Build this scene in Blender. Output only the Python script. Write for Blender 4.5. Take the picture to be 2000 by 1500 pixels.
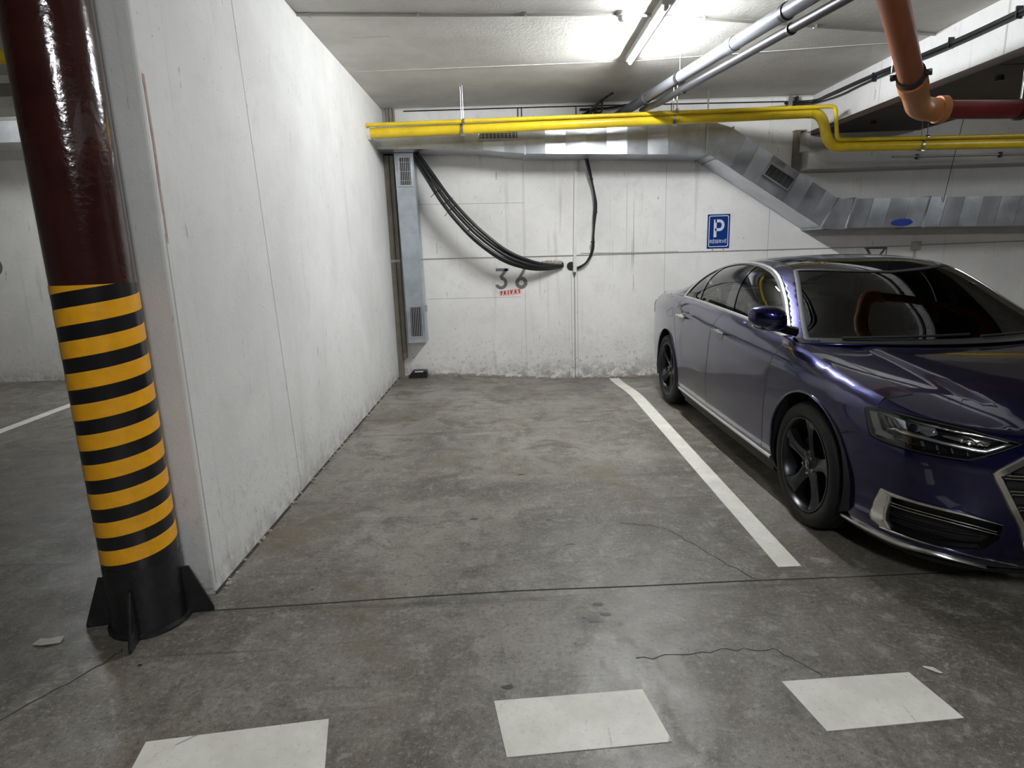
import bpy, math, random
import numpy as np
from mathutils import Vector, Matrix
from mathutils.geometry import delaunay_2d_cdt

for _o in list(bpy.data.objects): bpy.data.objects.remove(_o, do_unlink=True)
scene = bpy.context.scene
COL = scene.collection
random.seed(7)

# ------------------------------------------------------------------ camera
CAM_H = 1.58
def set_camera():
    p, y, r = math.radians(12.2), math.radians(0.1), math.radians(-1.88)
    fw = Vector((math.sin(y)*math.cos(p), math.cos(y)*math.cos(p), -math.sin(p)))
    ri = Vector((math.cos(y), -math.sin(y), 0)); up = ri.cross(fw)
    r2 = ri*math.cos(r)+up*math.sin(r); u2 = up*math.cos(r)-ri*math.sin(r)
    cd = bpy.data.cameras.new('camera'); co = bpy.data.objects.new('camera', cd); COL.objects.link(co)
    cd.sensor_fit = 'HORIZONTAL'; cd.sensor_width = 36.0; cd.lens = 1200/2000*36.0
    cd.clip_start = .02; cd.clip_end = 100
    m = Matrix((( r2.x, u2.x, -fw.x, 0), (r2.y, u2.y, -fw.y, 0), (r2.z, u2.z, -fw.z, CAM_H), (0,0,0,1)))
    co.matrix_world = m
    scene.camera = co
set_camera()
# ------------------------------------------------------------------ world, view, lamp strengths
w = bpy.data.worlds.new('world'); scene.world = w; w.use_nodes = True
w.node_tree.nodes['Background'].inputs[0].default_value = (0, 0, 0, 1)
w.node_tree.nodes['Background'].inputs[1].default_value = 0
scene.view_settings.view_transform = 'Standard'; scene.view_settings.look = 'None'
scene.view_settings.gamma = 1; scene.view_settings.use_curve_mapping = False
scene.view_settings.exposure = 0.1
TUBE_MAIN, TUBE_LEFT, TUBE_AISLE, TUBE_RIGHT = 830.0, 500.0, 1080.0, 250.0

# ------------------------------------------------------------------ room numbers (metres)
XL, YB, ZC = -1.467, 8.046, 3.32     # left wall face, back wall face, ceiling
YE = 2.713                           # near end of the left wall
def sst(x): x = np.clip(x, 0, 1); return x*x*(3-2*x)
def fz(x, y):                        # floor falls a little towards the back wall
    return float(-0.11*sst((y-6.3)/1.75)*sst((x+1.2)/2.2)*(1-sst((x-3.2)/3)))

# ------------------------------------------------------------------ geometry helpers
def catmull(pts, n=8, closed=False):
    P = [Vector(p) for p in pts]; out = []; m = len(P)
    for i in range(m if closed else m-1):
        if closed: a, b, c, d = P[(i-1) % m], P[i], P[(i+1) % m], P[(i+2) % m]
        else: a, b, c, d = P[max(i-1,0)], P[i], P[i+1], P[min(i+2,m-1)]
        for k in range(n):
            t = k/n
            out.append(0.5*((2*b)+(c-a)*t+(2*a-5*b+4*c-d)*t*t+(3*b-a-3*c+d)*t**3))
    if not closed: out.append(P[-1])
    return out
class G:
    def __init__(s): s.v = []; s.f = []
    def add(s, v, f):
        o = len(s.v); s.v += [tuple(p) for p in v]; s.f += [tuple(i+o for i in q) for q in f]; return s
    def box(s, a, b):
        x0,y0,z0 = a; x1,y1,z1 = b
        return s.add([(x0,y0,z0),(x1,y0,z0),(x1,y1,z0),(x0,y1,z0),(x0,y0,z1),(x1,y0,z1),(x1,y1,z1),(x0,y1,z1)],
              [(0,3,2,1),(4,5,6,7),(0,1,5,4),(1,2,6,5),(2,3,7,6),(3,0,4,7)])
    def cbox(s, c, d): return s.box([c[i]-d[i]/2 for i in range(3)], [c[i]+d[i]/2 for i in range(3)])
    def obox(s, c, u, v, w):           # oriented box, half-axis vectors
        c, u, v, w = Vector(c), Vector(u), Vector(v), Vector(w)
        pts = [c+a*u+b*v+d*w for d in (-1,1) for (a,b) in ((-1,-1),(1,-1),(1,1),(-1,1))]
        return s.add(pts, [(0,3,2,1),(4,5,6,7),(0,1,5,4),(1,2,6,5),(2,3,7,6),(3,0,4,7)])
    def tube(s, path, r, n=12, closed=False, cap=True, sx=1.0):
        P = [Vector(p) for p in path]; m = len(P); R = r if isinstance(r, (list, tuple)) else [r]*m
        T = []
        for i in range(m):
            if closed: t = P[(i+1) % m]-P[(i-1) % m]
            else: t = P[min(i+1,m-1)]-P[max(i-1,0)]
            T.append(t.normalized())
        ref = Vector((0,0,1)) if abs(T[0].z) < .9 else Vector((1,0,0))
        N = (ref-T[0]*ref.dot(T[0])).normalized(); vs = []; fs = []
        for i in range(m):
            if i: N = (N-T[i]*N.dot(T[i])).normalized()
            B = T[i].cross(N)
            for k in range(n):
                a = 2*math.pi*k/n; vs.append(P[i]+(N*math.cos(a)*sx+B*math.sin(a))*R[i])
        for i in range(m if closed else m-1):
            j = (i+1) % m
            for k in range(n):
                l = (k+1) % n; fs.append((i*n+k, i*n+l, j*n+l, j*n+k))
        if cap and not closed:
            fs.append(tuple(reversed(range(n)))); fs.append(tuple((m-1)*n+k for k in range(n)))
        return s.add(vs, fs)
    def cyl(s, a, b, r, n=16, r2=None): return s.tube([a, b], [r, r if r2 is None else r2], n)
    def lathe(s, prof, c, axis='z', n=48, closed=False):
        vs = []; fs = []; m = len(prof)
        for k in range(n):
            a = 2*math.pi*k/n; ca, sa = math.cos(a), math.sin(a)
            for (r, h) in prof:
                if axis == 'z': vs.append((c[0]+r*ca, c[1]+r*sa, c[2]+h))
                elif axis == 'x': vs.append((c[0]+h, c[1]+r*ca, c[2]+r*sa))
                else: vs.append((c[0]+r*ca, c[1]+h, c[2]+r*sa))
        for k in range(n):
            l = (k+1) % n
            for i in range(m if closed else m-1):
                j = (i+1) % m; fs.append((k*m+i, l*m+i, l*m+j, k*m+j))
        return s.add(vs, fs)
    def prism(s, poly, to3, d0, d1):   # poly 2-D, to3(u,v,d) -> xyz
        n = len(poly)
        return s.add([to3(u,v,d0) for u,v in poly]+[to3(u,v,d1) for u,v in poly],
              [tuple(range(n)), tuple(reversed(range(n,2*n)))]+[(i,i+n,(i+1)%n+n,(i+1)%n) for i in range(n)])
    def ribbon(s, pts, w, to3, d):     # flat stroke of width w
        P = [Vector((p[0],p[1])) for p in pts]; vs = []; fs = []
        for i,p in enumerate(P):
            t = (P[min(i+1,len(P)-1)]-P[max(i-1,0)]).normalized(); nn = Vector((-t.y,t.x))*(w/2)
            vs += [to3(*(p+nn), d), to3(*(p-nn), d)]
        fs = [(2*i,2*i+1,2*i+3,2*i+2) for i in range(len(P)-1)]
        return s.add(vs, fs)
LOC = {}
def rootloc(o): return LOC.get(o.name, Vector((0,0,0)))
def link(name, me, parent=None):
    o = bpy.data.objects.new(name, me); COL.objects.link(o)
    if parent is not None: o.parent = parent; LOC[o.name] = rootloc(parent)
    return o
def mesh(name, g, m, parent=None, smooth=False, bevel=0, at=None, seg=2):
    """g in world coordinates; a top-level mesh gets its origin at 'at', a part shares its thing's origin"""
    off = rootloc(parent) if parent is not None else Vector(at or (0,0,0))
    me = bpy.data.meshes.new(name); me.from_pydata([tuple(Vector(p)-off) for p in g.v], [], g.f); me.update()
    bmfix(me); me.materials.append(m)
    o = link(name, me, parent)
    if parent is None: o.location = off; LOC[o.name] = off
    if smooth: shade(me)
    if bevel:
        b = o.modifiers.new('bevel', 'BEVEL'); b.width = bevel; b.segments = seg; b.limit_method = 'ANGLE'; b.angle_limit = .6
    return o
import bmesh
def bmfix(me):
    bm = bmesh.new(); bm.from_mesh(me); bmesh.ops.recalc_face_normals(bm, faces=bm.faces); bm.to_mesh(me); bm.free()
def shade(me, ang=.7):
    me.polygons.foreach_set('use_smooth', [True]*len(me.polygons))
    bm = bmesh.new(); bm.from_mesh(me)
    for e in bm.edges:
        if len(e.link_faces) == 2 and e.calc_face_angle(0) > ang: e.smooth = False
    bm.to_mesh(me); bm.free()
def thing(name, loc=(0,0,0), rz=0):
    o = bpy.data.objects.new(name, None); COL.objects.link(o); o.location = loc; o.rotation_euler = (0,0,rz); o.empty_display_size = .1
    LOC[o.name] = Vector(loc); return o
def tag(o, label, cat, group=None, kind=None):
    o['label'] = label; o['category'] = cat
    if group: o['group'] = group
    if kind: o['kind'] = kind
    return o
def struct(o, label=None):
    o['kind'] = 'structure'
    if label: o['label'] = label
    return o

# ------------------------------------------------------------------ materials
def newmat(name):
    m = bpy.data.materials.new(name); m.use_nodes = True; nt = m.node_tree
    return m, nt, nt.nodes['Principled BSDF']
def simple(name, col, rough=.5, metal=0, coat=0, var=0, scale=8, bump=0, bscale=60, spec=.5, coatr=.03):
    m, nt, b = newmat(name); N, L = nt.nodes, nt.links
    b.inputs['Base Color'].default_value = (*col,1); b.inputs['Roughness'].default_value = rough; b.inputs['Metallic'].default_value = metal
    b.inputs['Coat Weight'].default_value = coat; b.inputs['Coat Roughness'].default_value = coatr; b.inputs['Specular IOR Level'].default_value = spec
    if var or bump:
        tc = N.new('ShaderNodeTexCoord')
    if var:
        n = N.new('ShaderNodeTexNoise'); n.inputs['Scale'].default_value = scale; n.inputs['Detail'].default_value = 6; n.inputs['Roughness'].default_value = .65
        L.new(tc.outputs['Object'], n.inputs['Vector'])
        r = N.new('ShaderNodeValToRGB'); e = r.color_ramp.elements
        e[0].position = .3; e[1].position = .7
        e[0].color = (*[c*(1-var) for c in col],1); e[1].color = (*[min(1,c*(1+var)) for c in col],1)
        L.new(n.outputs['Fac'], r.inputs['Fac']); L.new(r.outputs['Color'], b.inputs['Base Color'])
    if bump:
        n2 = N.new('ShaderNodeTexNoise'); n2.inputs['Scale'].default_value = bscale; n2.inputs['Detail'].default_value = 5
        L.new(tc.outputs['Object'], n2.inputs['Vector'])
        bp = N.new('ShaderNodeBump'); bp.inputs['Strength'].default_value = bump; bp.inputs['Distance'].default_value = .01
        L.new(n2.outputs['Fac'], bp.inputs['Height']); L.new(bp.outputs['Normal'], b.inputs['Normal'])
    return m
class NB:
    """tiny node builder"""
    def __init__(s, name):
        s.m, s.nt, s.b = newmat(name); s.N, s.L = s.nt.nodes, s.nt.links
        s.tc = s.N.new('ShaderNodeTexCoord').outputs['Object']
        s.sep = s.N.new('ShaderNodeSeparateXYZ'); s.L.new(s.tc, s.sep.inputs[0])
    def map(s, sc, loc=(0,0,0), rot=(0,0,0)):
        n = s.N.new('ShaderNodeMapping'); n.inputs['Scale'].default_value = sc; n.inputs['Location'].default_value = loc; n.inputs['Rotation'].default_value = rot
        s.L.new(s.tc, n.inputs['Vector']); return n.outputs[0]
    def noise(s, scale, detail=5, rough=.6, vec=None, dist=0):
        n = s.N.new('ShaderNodeTexNoise'); n.inputs['Scale'].default_value = scale; n.inputs['Detail'].default_value = detail
        n.inputs['Roughness'].default_value = rough; n.inputs['Distortion'].default_value = dist
        s.L.new(vec or s.tc, n.inputs['Vector']); return n.outputs['Fac']
    def voro(s, scale, vec=None, feature='F1'):
        n = s.N.new('ShaderNodeTexVoronoi'); n.feature = feature; n.inputs['Scale'].default_value = scale
        s.L.new(vec or s.tc, n.inputs['Vector']); return n.outputs['Distance']
    def rng(s, v, a, b, c=0, d=1, smooth=True):
        n = s.N.new('ShaderNodeMapRange'); n.interpolation_type = 'SMOOTHSTEP' if smooth else 'LINEAR'
        for i,x in enumerate((a,b,c,d)): n.inputs[i+1].default_value = x
        s.put(v, n.inputs[0]); return n.outputs[0]
    def put(s, v, inp):
        if isinstance(v, (int,float)): inp.default_value = v
        elif isinstance(v, tuple): inp.default_value = (*v,1) if len(v) == 3 and inp.type == 'RGBA' else v
        else: s.L.new(v, inp)
    def math(s, op, a, b=0):
        n = s.N.new('ShaderNodeMath'); n.operation = op; s.put(a, n.inputs[0]); s.put(b, n.inputs[1]); return n.outputs[0]
    def mix(s, f, a, b):
        n = s.N.new('ShaderNodeMix'); n.data_type = 'RGBA'; s.put(f, n.inputs[0]); s.put(a, n.inputs[6]); s.put(b, n.inputs[7]); return n.outputs[2]
    def bump(s, h, strength, dist=.01):
        n = s.N.new('ShaderNodeBump'); n.inputs['Strength'].default_value = strength; n.inputs['Distance'].default_value = dist
        s.L.new(h, n.inputs['Height']); s.L.new(n.outputs[0], s.b.inputs['Normal'])
    def out(s, col, rough): s.put(col, s.b.inputs['Base Color']); s.put(rough, s.b.inputs['Roughness']); return s.m

def wall_mat(name, base, along, dirt=1.0, drips=False, pits=.6):
    k = NB(name)
    big = k.noise(1.1, 5, .6, dist=.3); mid = k.noise(5, 6, .7, dist=.4); fine = k.noise(16, 6, .72); fi2 = k.noise(70, 3, .6)
    c = k.mix(k.rng(big, .3, .7), tuple(x*.90 for x in base), tuple(min(1,x*1.04) for x in base))
    c = k.mix(k.rng(mid, .52, .72, 0, .38*dirt), c, tuple(x*.80 for x in base))
    c = k.mix(k.rng(fine, .55, .75, 0, .30), c, tuple(x*.72 for x in base))
    sv = (7,7,.45)
    st = k.noise(1, 5, .62, k.map(sv), dist=.3)               # vertical runs of grime
    c = k.mix(k.rng(st, .58, .74, 0, .36*dirt), c, (.40,.38,.34))
    if drips:
        d = k.rng(k.noise(1, 3, .6, k.map((42,1,.5))), .56, .64)
        X, Z = k.sep.outputs[0], k.sep.outputs[2]
        for x0,x1,z0,z1,a in ((1.25,1.85,1.15,2.5,.55),(.70,1.05,-.2,1.3,.5),(3.9,5.6,.6,1.5,.25)):
            mk = k.math('MULTIPLY', k.math('MULTIPLY', k.rng(X, x0, x0+.18), k.rng(X, x1-.18, x1, 1, 0)), k.math('MULTIPLY', k.rng(Z, z0, z0+.4), k.rng(Z, z1-.5, z1, 1, 0)))
            c = k.mix(k.math('MULTIPLY', k.math('MULTIPLY', d, mk), a), c, (.22,.205,.18))
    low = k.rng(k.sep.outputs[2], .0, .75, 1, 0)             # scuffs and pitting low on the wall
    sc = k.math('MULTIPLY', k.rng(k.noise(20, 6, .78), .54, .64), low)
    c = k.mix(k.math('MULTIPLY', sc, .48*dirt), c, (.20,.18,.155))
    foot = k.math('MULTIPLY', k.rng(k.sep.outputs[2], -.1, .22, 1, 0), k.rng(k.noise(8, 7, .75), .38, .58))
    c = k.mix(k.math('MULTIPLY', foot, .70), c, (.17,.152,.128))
    spk = k.rng(k.voro(17), .04, .09, 1, 0)
    spm = k.math('MULTIPLY', spk, k.rng(k.noise(1.7, 3, .6), .50, .58))
    c = k.mix(k.math('MULTIPLY', spm, pits), c, (.10,.092,.082))
    scr = k.rng(k.noise(1, 2, .5, k.map((30,30,5),(1,4,2),(.5,.5,0)), dist=1.2), .72, .75)
    c = k.mix(k.math('MULTIPLY', scr, .5), c, (.15,.14,.125))
    h = k.math('ADD', k.math('MULTIPLY', mid, .6), k.math('ADD', k.math('MULTIPLY', fine, .5), k.math('MULTIPLY', fi2, .25)))
    k.bump(h, .40, .014)
    k.b.inputs['Specular IOR Level'].default_value = .3
    return k.out(c, k.rng(fine, .2, .8, .5, .72))
M = {}
M['wall_l'] = wall_mat('white_wall_paint', (.68,.67,.645), 'y')
M['wall_b'] = wall_mat('white_wall_paint_back', (.85,.83,.795), 'x', 1.2, True)
M['beam'] = wall_mat('beam_paint', (.60,.59,.575), 'y', 1.3, False, .85)
def ceiling_mat():
    k = NB('painted_concrete_ceiling')
    a = k.noise(2.2, 5, .6); f = k.noise(30, 6, .7); v = k.voro(55)
    c = k.mix(k.rng(a, .3, .7), (.55,.53,.48), (.66,.64,.59))
    c = k.mix(k.rng(f, .6, .8, 0, .3), c, (.35,.33,.29))
    k.bump(k.math('ADD', f, k.rng(v, 0, .25, .5, 0)), .5, .012)
    return k.out(c, .6)
M['ceil'] = ceiling_mat()
def floor_mat():
    k = NB('worn_concrete_floor')
    big = k.noise(.6, 5, .6, dist=.5); med = k.noise(2.4, 7, .70, dist=.8); mott = k.noise(9, 7, .74, dist=.4)
    fine = k.noise(48, 5, .72); speck = k.noise(170, 3, .65)
    c = k.mix(k.rng(big, .36, .64), (.118,.104,.080), (.245,.228,.19))
    c = k.mix(k.rng(med, .47, .66, 0, .80), c, (.085,.074,.058))
    c = k.mix(k.rng(mott, .51, .66, 0, .62), c, (.31,.295,.26))
    c = k.mix(k.rng(mott, .32, .47, .62, 0), c, (.055,.050,.042))
    c = k.mix(k.rng(fine, .53, .66, 0, .50), c, (.36,.345,.315))
    c = k.mix(k.rng(fine, .34, .47, .62, 0), c, (.040,.037,.032))
    c = k.mix(k.rng(speck, .56, .68, 0, .42), c, (.42,.405,.38))
    c = k.mix(k.rng(speck, .32, .44, .45, 0), c, (.03,.028,.025))
    brown = k.noise(1.2, 5, .65, k.map((1,1,1),(7.3,2.1,0)), .5)
    c = k.mix(k.rng(brown, .52, .70, 0, .55), c, (.150,.118,.068))
    tm = k.noise(1, 6, .65, k.map((.30,6,1)), dist=1.0)      # tyre and drag marks across the bay
    c = k.mix(k.rng(tm, .58, .68, 0, .50), c, (.045,.042,.037))
    t2 = k.noise(1, 6, .7, k.map((5,.6,1),(3,9,0),(0,0,.5)), dist=.8)
    c = k.mix(k.rng(t2, .62, .70, 0, .40), c, (.05,.046,.04))
    h = k.math('ADD', k.math('MULTIPLY', mott, .4), k.math('MULTIPLY', fine, .35))
    k.bump(h, .22, .01)
    k.b.inputs['Specular IOR Level'].default_value = .45
    return k.out(c, k.rng(med, .3, .7, .32, .55))
M['darkened'] = simple('darkened_concrete', (.17,.165,.155), .8, var=.3, scale=1.5, bump=.3, bscale=12)  # for unseen ceiling and outer walls, coloured dark so the car reflects darkness
M['floor'] = floor_mat()
def paint_mat():
    k = NB('white_floor_paint')
    a = k.noise(5, 6, .65); f = k.noise(60, 5, .7); w = k.noise(22, 6, .75)
    c = k.mix(k.rng(a, .3, .7), (.64,.615,.535), (.79,.765,.685))
    c = k.mix(k.rng(f, .56, .72, 0, .5), c, (.40,.385,.34))
    c = k.mix(k.rng(w, .66, .74, 0, .75), c, (.16,.15,.13))
    crack = k.voro(2.2, feature='DISTANCE_TO_EDGE')
    c = k.mix(k.math('MULTIPLY', k.rng(crack, .002, .010, 1, 0), k.rng(a, .5, .6, 0, .7)), c, (.2,.19,.17))
    k.bump(f, .1, .01)
    return k.out(c, .5)
M['paint'] = paint_mat()
def galv_mat(name='galvanised_steel', tint=(.55,.57,.60)):
    k = NB(name)
    a = k.noise(4, 5, .6); sp = k.voro(38); f = k.noise(1, 4, .6, k.map((90,90,3)))
    c = k.mix(k.rng(a, .3, .7), tuple(x*.78 for x in tint), tuple(x*1.12 for x in tint))
    c = k.mix(k.rng(sp, .1, .5, 0, .22), c, tuple(x*.75 for x in tint))
    k.b.inputs['Metallic'].default_value = .9
    k.bump(k.noise(2.5, 1, .4), .05, .01)
    return k.out(c, k.rng(a, .3, .7, .29, .35))
M['galv'] = galv_mat()
M['galv_b'] = galv_mat('galvanised_steel_bluish', (.52,.57,.62))
M['yellow'] = simple('yellow_pipe_paint', (.74,.53,.02), .34, var=.14, scale=5)
M['greypipe'] = simple('grey_plastic_pipe', (.105,.108,.118), .32, var=.15, scale=4)
M['darkpipe'] = simple('dark_pipe', (.018,.018,.02), .4)
M['orange'] = simple('orange_drain_pipe', (.36,.105,.035), .38, var=.18, scale=5)
M['orange2'] = simple('ochre_drain_fitting', (.50,.205,.07), .42, var=.15, scale=7)
M['redpipe'] = simple('red_pipe_paint', (.17,.021,.019), .38, var=.2, scale=4)
M['black_cable'] = simple('black_cable_sheath', (.012,.012,.013), .38, var=.3, scale=20)
M['black'] = simple('black_plastic', (.012,.012,.013), .45)
M['rubber'] = simple('black_rubber', (.014,.014,.014), .7, bump=.15, bscale=90)
M['col'] = simple('dark_brown_gloss_paint', (.034,.0085,.0068), .13, coat=.6, var=.25, scale=6, bump=.22, bscale=34)
M['tape_y'] = simple('yellow_stripe_tape', (.80,.37,.012), .3, var=.10, scale=18)
M['tape_k'] = simple('black_stripe_paint', (.011,.011,.012), .22, var=.2, scale=14)
M['base_k'] = simple('black_base_paint', (.012,.012,.013), .36, var=.35, scale=18, bump=.3, bscale=40)
M['white_pl'] = simple('white_plastic', (.72,.72,.70), .4)
M['greybox'] = simple('grey_plastic_box', (.40,.39,.35), .5)
M['steel'] = simple('zinc_plated_steel', (.62,.62,.60), .3, 1.0)
M['taupe'] = simple('taupe_painted_steel', (.20,.175,.14), .6, var=.25, scale=6)
M['num'] = simple('grey_stencil_paint', (.17,.165,.165), .55, var=.2, scale=20)
M['red'] = simple('red_stencil_paint', (.26,.006,.006), .5)
M['pink'] = simple('faded_red_overspray', (.84,.50,.45), .6, var=.15, scale=30)
M['graf'] = simple('dark_grey_wall_marking', (.11,.105,.10), .6, var=.2, scale=30)
M['blue_sign'] = simple('blue_sign_enamel', (.005,.035,.19), .28)
M['white_sign'] = simple('white_sign_print', (.66,.70,.78), .3)
M['bluespot'] = simple('blue_spray_paint', (.004,.04,.42), .5)
M['seam_d'] = simple('dark_joint', (.03,.028,.025), .9)
M['seam_w'] = simple('wall_joint', (.40,.385,.36), .8)
M['cement'] = simple('rough_cement', (.36,.31,.26), .9, var=.35, scale=30, bump=.6, bscale=40)
M['scrap'] = simple('pale_paper_scrap', (.58,.55,.48), .8, var=.15, scale=40)
M['brownsteel'] = simple('brown_primed_steel', (.034,.019,.014), .6, var=.35, scale=3)
M['stain'] = simple('dark_oil_stain', (.028,.026,.023), .5)
def emis(name, s, col=(.93,.965,1)):
    m, nt, b = newmat(name); b.inputs['Base Color'].default_value = (.9,.9,.9,1)
    b.inputs['Emission Color'].default_value = (*col,1); b.inputs['Emission Strength'].default_value = s; return m
M['tube_main'] = emis('lit_fluorescent_tube', TUBE_MAIN)
M['tube_left'] = emis('lit_fluorescent_tube_next_bay', TUBE_LEFT)
M['tube_right'] = emis('lit_fluorescent_tube_far_bay', TUBE_RIGHT)
M['tube_aisle'] = emis('lit_fluorescent_tube_aisle', TUBE_AISLE)
# ================================================================== SETTING
def grid_floor():
    xs = np.r_[np.linspace(-9.2,-2,10), np.linspace(-1.5,6.5,41), np.linspace(7,9.2,4)]
    ys = np.r_[np.linspace(-7,5.8,14), np.linspace(6.0,8.8,29)]
    g = G(); n = len(xs)
    for y in ys:
        for x in xs: g.v.append((x,y,fz(x,y)))
    for j in range(len(ys)-1):
        for i in range(n-1): g.f.append((j*n+i,j*n+i+1,(j+1)*n+i+1,(j+1)*n+i))
    return g
floor = struct(mesh('floor', grid_floor(), M['floor'], smooth=True), 'worn grey concrete garage floor')
ceiling = struct(mesh('ceiling', G().box((-9.2,1.6,ZC),(9.2,9.0,ZC+.2)), M['ceil']), 'painted concrete garage ceiling')
struct(mesh('ceiling_lane', G().box((-9.2,-7.2,ZC-.002),(9.2,1.6,ZC+.2)), M['darkened']), 'bare concrete ceiling over the unseen driving lane')  # unseen part of the ceiling, its colour darkened to mimic an unlit lane
wall_back = struct(mesh('wall_back', G().box((XL-.1,YB,-.4),(9.4,YB+.3,ZC)), M['wall_b']), 'white painted back wall of the parking bay')
wall_left = struct(mesh('wall_left', G().box((XL-.36,YE,-.4),(XL,8.95,ZC)), M['wall_l'], bevel=.012), 'white painted dividing wall left of the bay')
struct(mesh('wall_back_next_bay', G().box((-9.4,8.55,-.4),(XL-.36,8.85,ZC)), M['wall_b']), 'back wall of the neighbouring bay')
struct(mesh('wall_right', G().box((9.2,-7.2,-.4),(9.4,9,ZC)), M['darkened']))
struct(mesh('wall_far_left', G().box((-9.4,-7.2,-.4),(-9.2,9,ZC)), M['darkened']))
struct(mesh('wall_front', G().box((-9.4,-7.2,-.4),(9.4,-7.0,ZC)), M['darkened']))
# the downstand beam on the right: lit concrete side, brown steel underside
BX, BZ = 3.80, 2.905
beam = struct(mesh('ceiling_beam', G().box((BX,-7.0,BZ),(5.15,YB,ZC)), M['beam'], bevel=.01), 'white painted concrete ceiling beam on the right')
for i in range(7):
    y0 = -2.0+i*1.43
    mesh('soffit_plate', G().box((BX+.03,y0,BZ-.035),(5.12,y0+1.415,BZ-.0005)), M['brownsteel'], beam, bevel=.006)
mesh('edge_angle', G().box((BX-.004,-7,BZ-.05),(BX+.03,YB-.02,BZ+.004)), M['brownsteel'], beam)
for y in (3.2, 4.6, 5.5, 6.4, 7.3):
    for x in (4.15, 4.75): mesh('bolt', G().cyl((x,y,BZ-.036),(x,y,BZ-.07),.03,10), M['black'], beam)
g = G().box((BX-.0015,5.02,BZ),(BX+.001,5.035,ZC)); mesh('seam', g, M['seam_w'], beam)
g = G().box((BX-.0015,6.62,BZ),(BX+.001,6.628,ZC)); mesh('seam', g, M['seam_w'], beam)
# ledge beam along the back wall, right of the bay
ledge = struct(mesh('wall_ledge', G().box((3.68,7.80,2.43),(9.2,YB,2.66)), M['beam'], bevel=.008), 'grey concrete ledge along the back wall')
# beam across the neighbouring bay
struct(mesh('ceiling_beam_next_bay', G().box((-9.2,6.2,3.05),(XL-.36,6.6,ZC)), M['ceil']), 'concrete beam over the neighbouring bay')

# formwork joints on the walls and ceiling, joint in the floor
def seam_left(y0,z0,y1,z1,w,m): 
    g = G().obox((XL+.0006,(y0+y1)/2,(z0+z1)/2),(.0008,0,0),(0,w,0),(0,(y1-y0)/2,(z1-z0)/2)); return mesh('seam', g, m, wall_left)
seam_left(4.0,0,3.76,3.0,.0022,M['seam_w']); seam_left(3.76,3.0,3.735,ZC,.0022,M['seam_w'])
seam_left(2.735,.05,2.735,1.7,.004,M['seam_w'])
M['rust'] = simple('rust_brown_smear', (.40,.275,.24), .8, var=.25, scale=25)
g = G(); pts = [(2.742,2.34),(2.745,2.2),(2.748,2.05),(2.744,1.9),(2.747,1.78),(2.744,1.66)]
g.ribbon([(a+.004,b) for a,b in pts[:4]], .012, lambda u,v,d:(d,u,v), XL+.0016); g.ribbon(pts, .015, lambda u,v,d:(d,u,v), XL+.0012); mesh('rust_streak', g, M['rust'], wall_left)
def seam_back(x0,z0,x1,z1,w=.0025,m=None):
    L = math.hypot(x1-x0,z1-z0); d = ((x1-x0)/2,0,(z1-z0)/2); nn = (-(z1-z0)/L*w,0,(x1-x0)/L*w)
    return mesh('seam', G().obox(((x0+x1)/2,YB-.0008,(z0+z1)/2),d,(0,.001,0),nn), m or M['seam_w'], wall_back)
seam_back(-1.05,1.005,.17,.995); seam_back(-1.1,2.19,.24,2.17); seam_back(.22,-.1,.23,2.65,.002); seam_back(.245,1.6,.245,2.65,.0015)
for x,w,z in ((.825,.0025,1.28),(.865,.004,1.28),(.905,.0025,1.28)): seam_back(x,-.1,x,z,w,M['graf'] if w > .003 else None)
seam_back(3.35,.4,3.35,2.05,.0025); seam_back(5.26,.2,5.26,1.45,.004); seam_back(2.03,-.05,2.03,2.6,.002); seam_back(7.2,.2,7.2,2.4,.003)
def seam_ceil(x0,y0,x1,y1,w=.004):
    L = math.hypot(x1-x0,y1-y0)
    return mesh('seam', G().obox(((x0+x1)/2,(y0+y1)/2,ZC-.001),((x1-x0)/2,(y1-y0)/2,0),(-(y1-y0)/L*w,(x1-x0)/L*w,0),(0,0,.0025)), M['ceil'], ceiling)
seam_ceil(XL,6.45,1.3,6.38,.006); seam_ceil(1.3,6.38,BX,6.05,.006); seam_ceil(-1.2,5.5,-.9,5.5,.003); seam_ceil(XL,3.3,BX,3.3)
mesh('seam', G().box((XL,YB-.012,ZC-.012),(BX,YB,ZC)), M['ceil'], ceiling)
# dirty joint and crumbs at the foot of the walls
mesh('wall_foot', G().add([(XL-.002,YE,.001),(XL+.012,YE,.001),(XL+.012,YB,.001),(XL-.002,YB,.001),(XL-.002,YE,.012),(XL-.002,YB,.012)], [(0,1,2,3),(4,5,2,1)]), M['seam_d'], floor)
g = G(); r0 = random.Random(11)
for k in range(260):
    x = XL+(3.4)*r0.random(); s = r0.uniform(.008,.030)*(.6+.8*r0.random()**3); y = YB-.004-r0.random()**2*.03
    g.obox((x,y,fz(x,y)+s*.2), Vector((s,0,r0.uniform(-.006,.006))), Vector((0,s*.7,0)), Vector((r0.uniform(-.006,.006),0,s*.6)))
for k in range(90):
    y = YE+(YB-YE)*r0.random(); s = r0.uniform(.004,.013); x = XL+r0.random()**2*.03
    g.obox((x,y,s*.3), Vector((s,0,0)), Vector((0,s,r0.uniform(-.003,.003))), Vector((0,0,s*.6)))
o = mesh('crumbled_plaster', g, M['cement'], floor, bevel=.003); o['kind'] = 'stuff'
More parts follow.
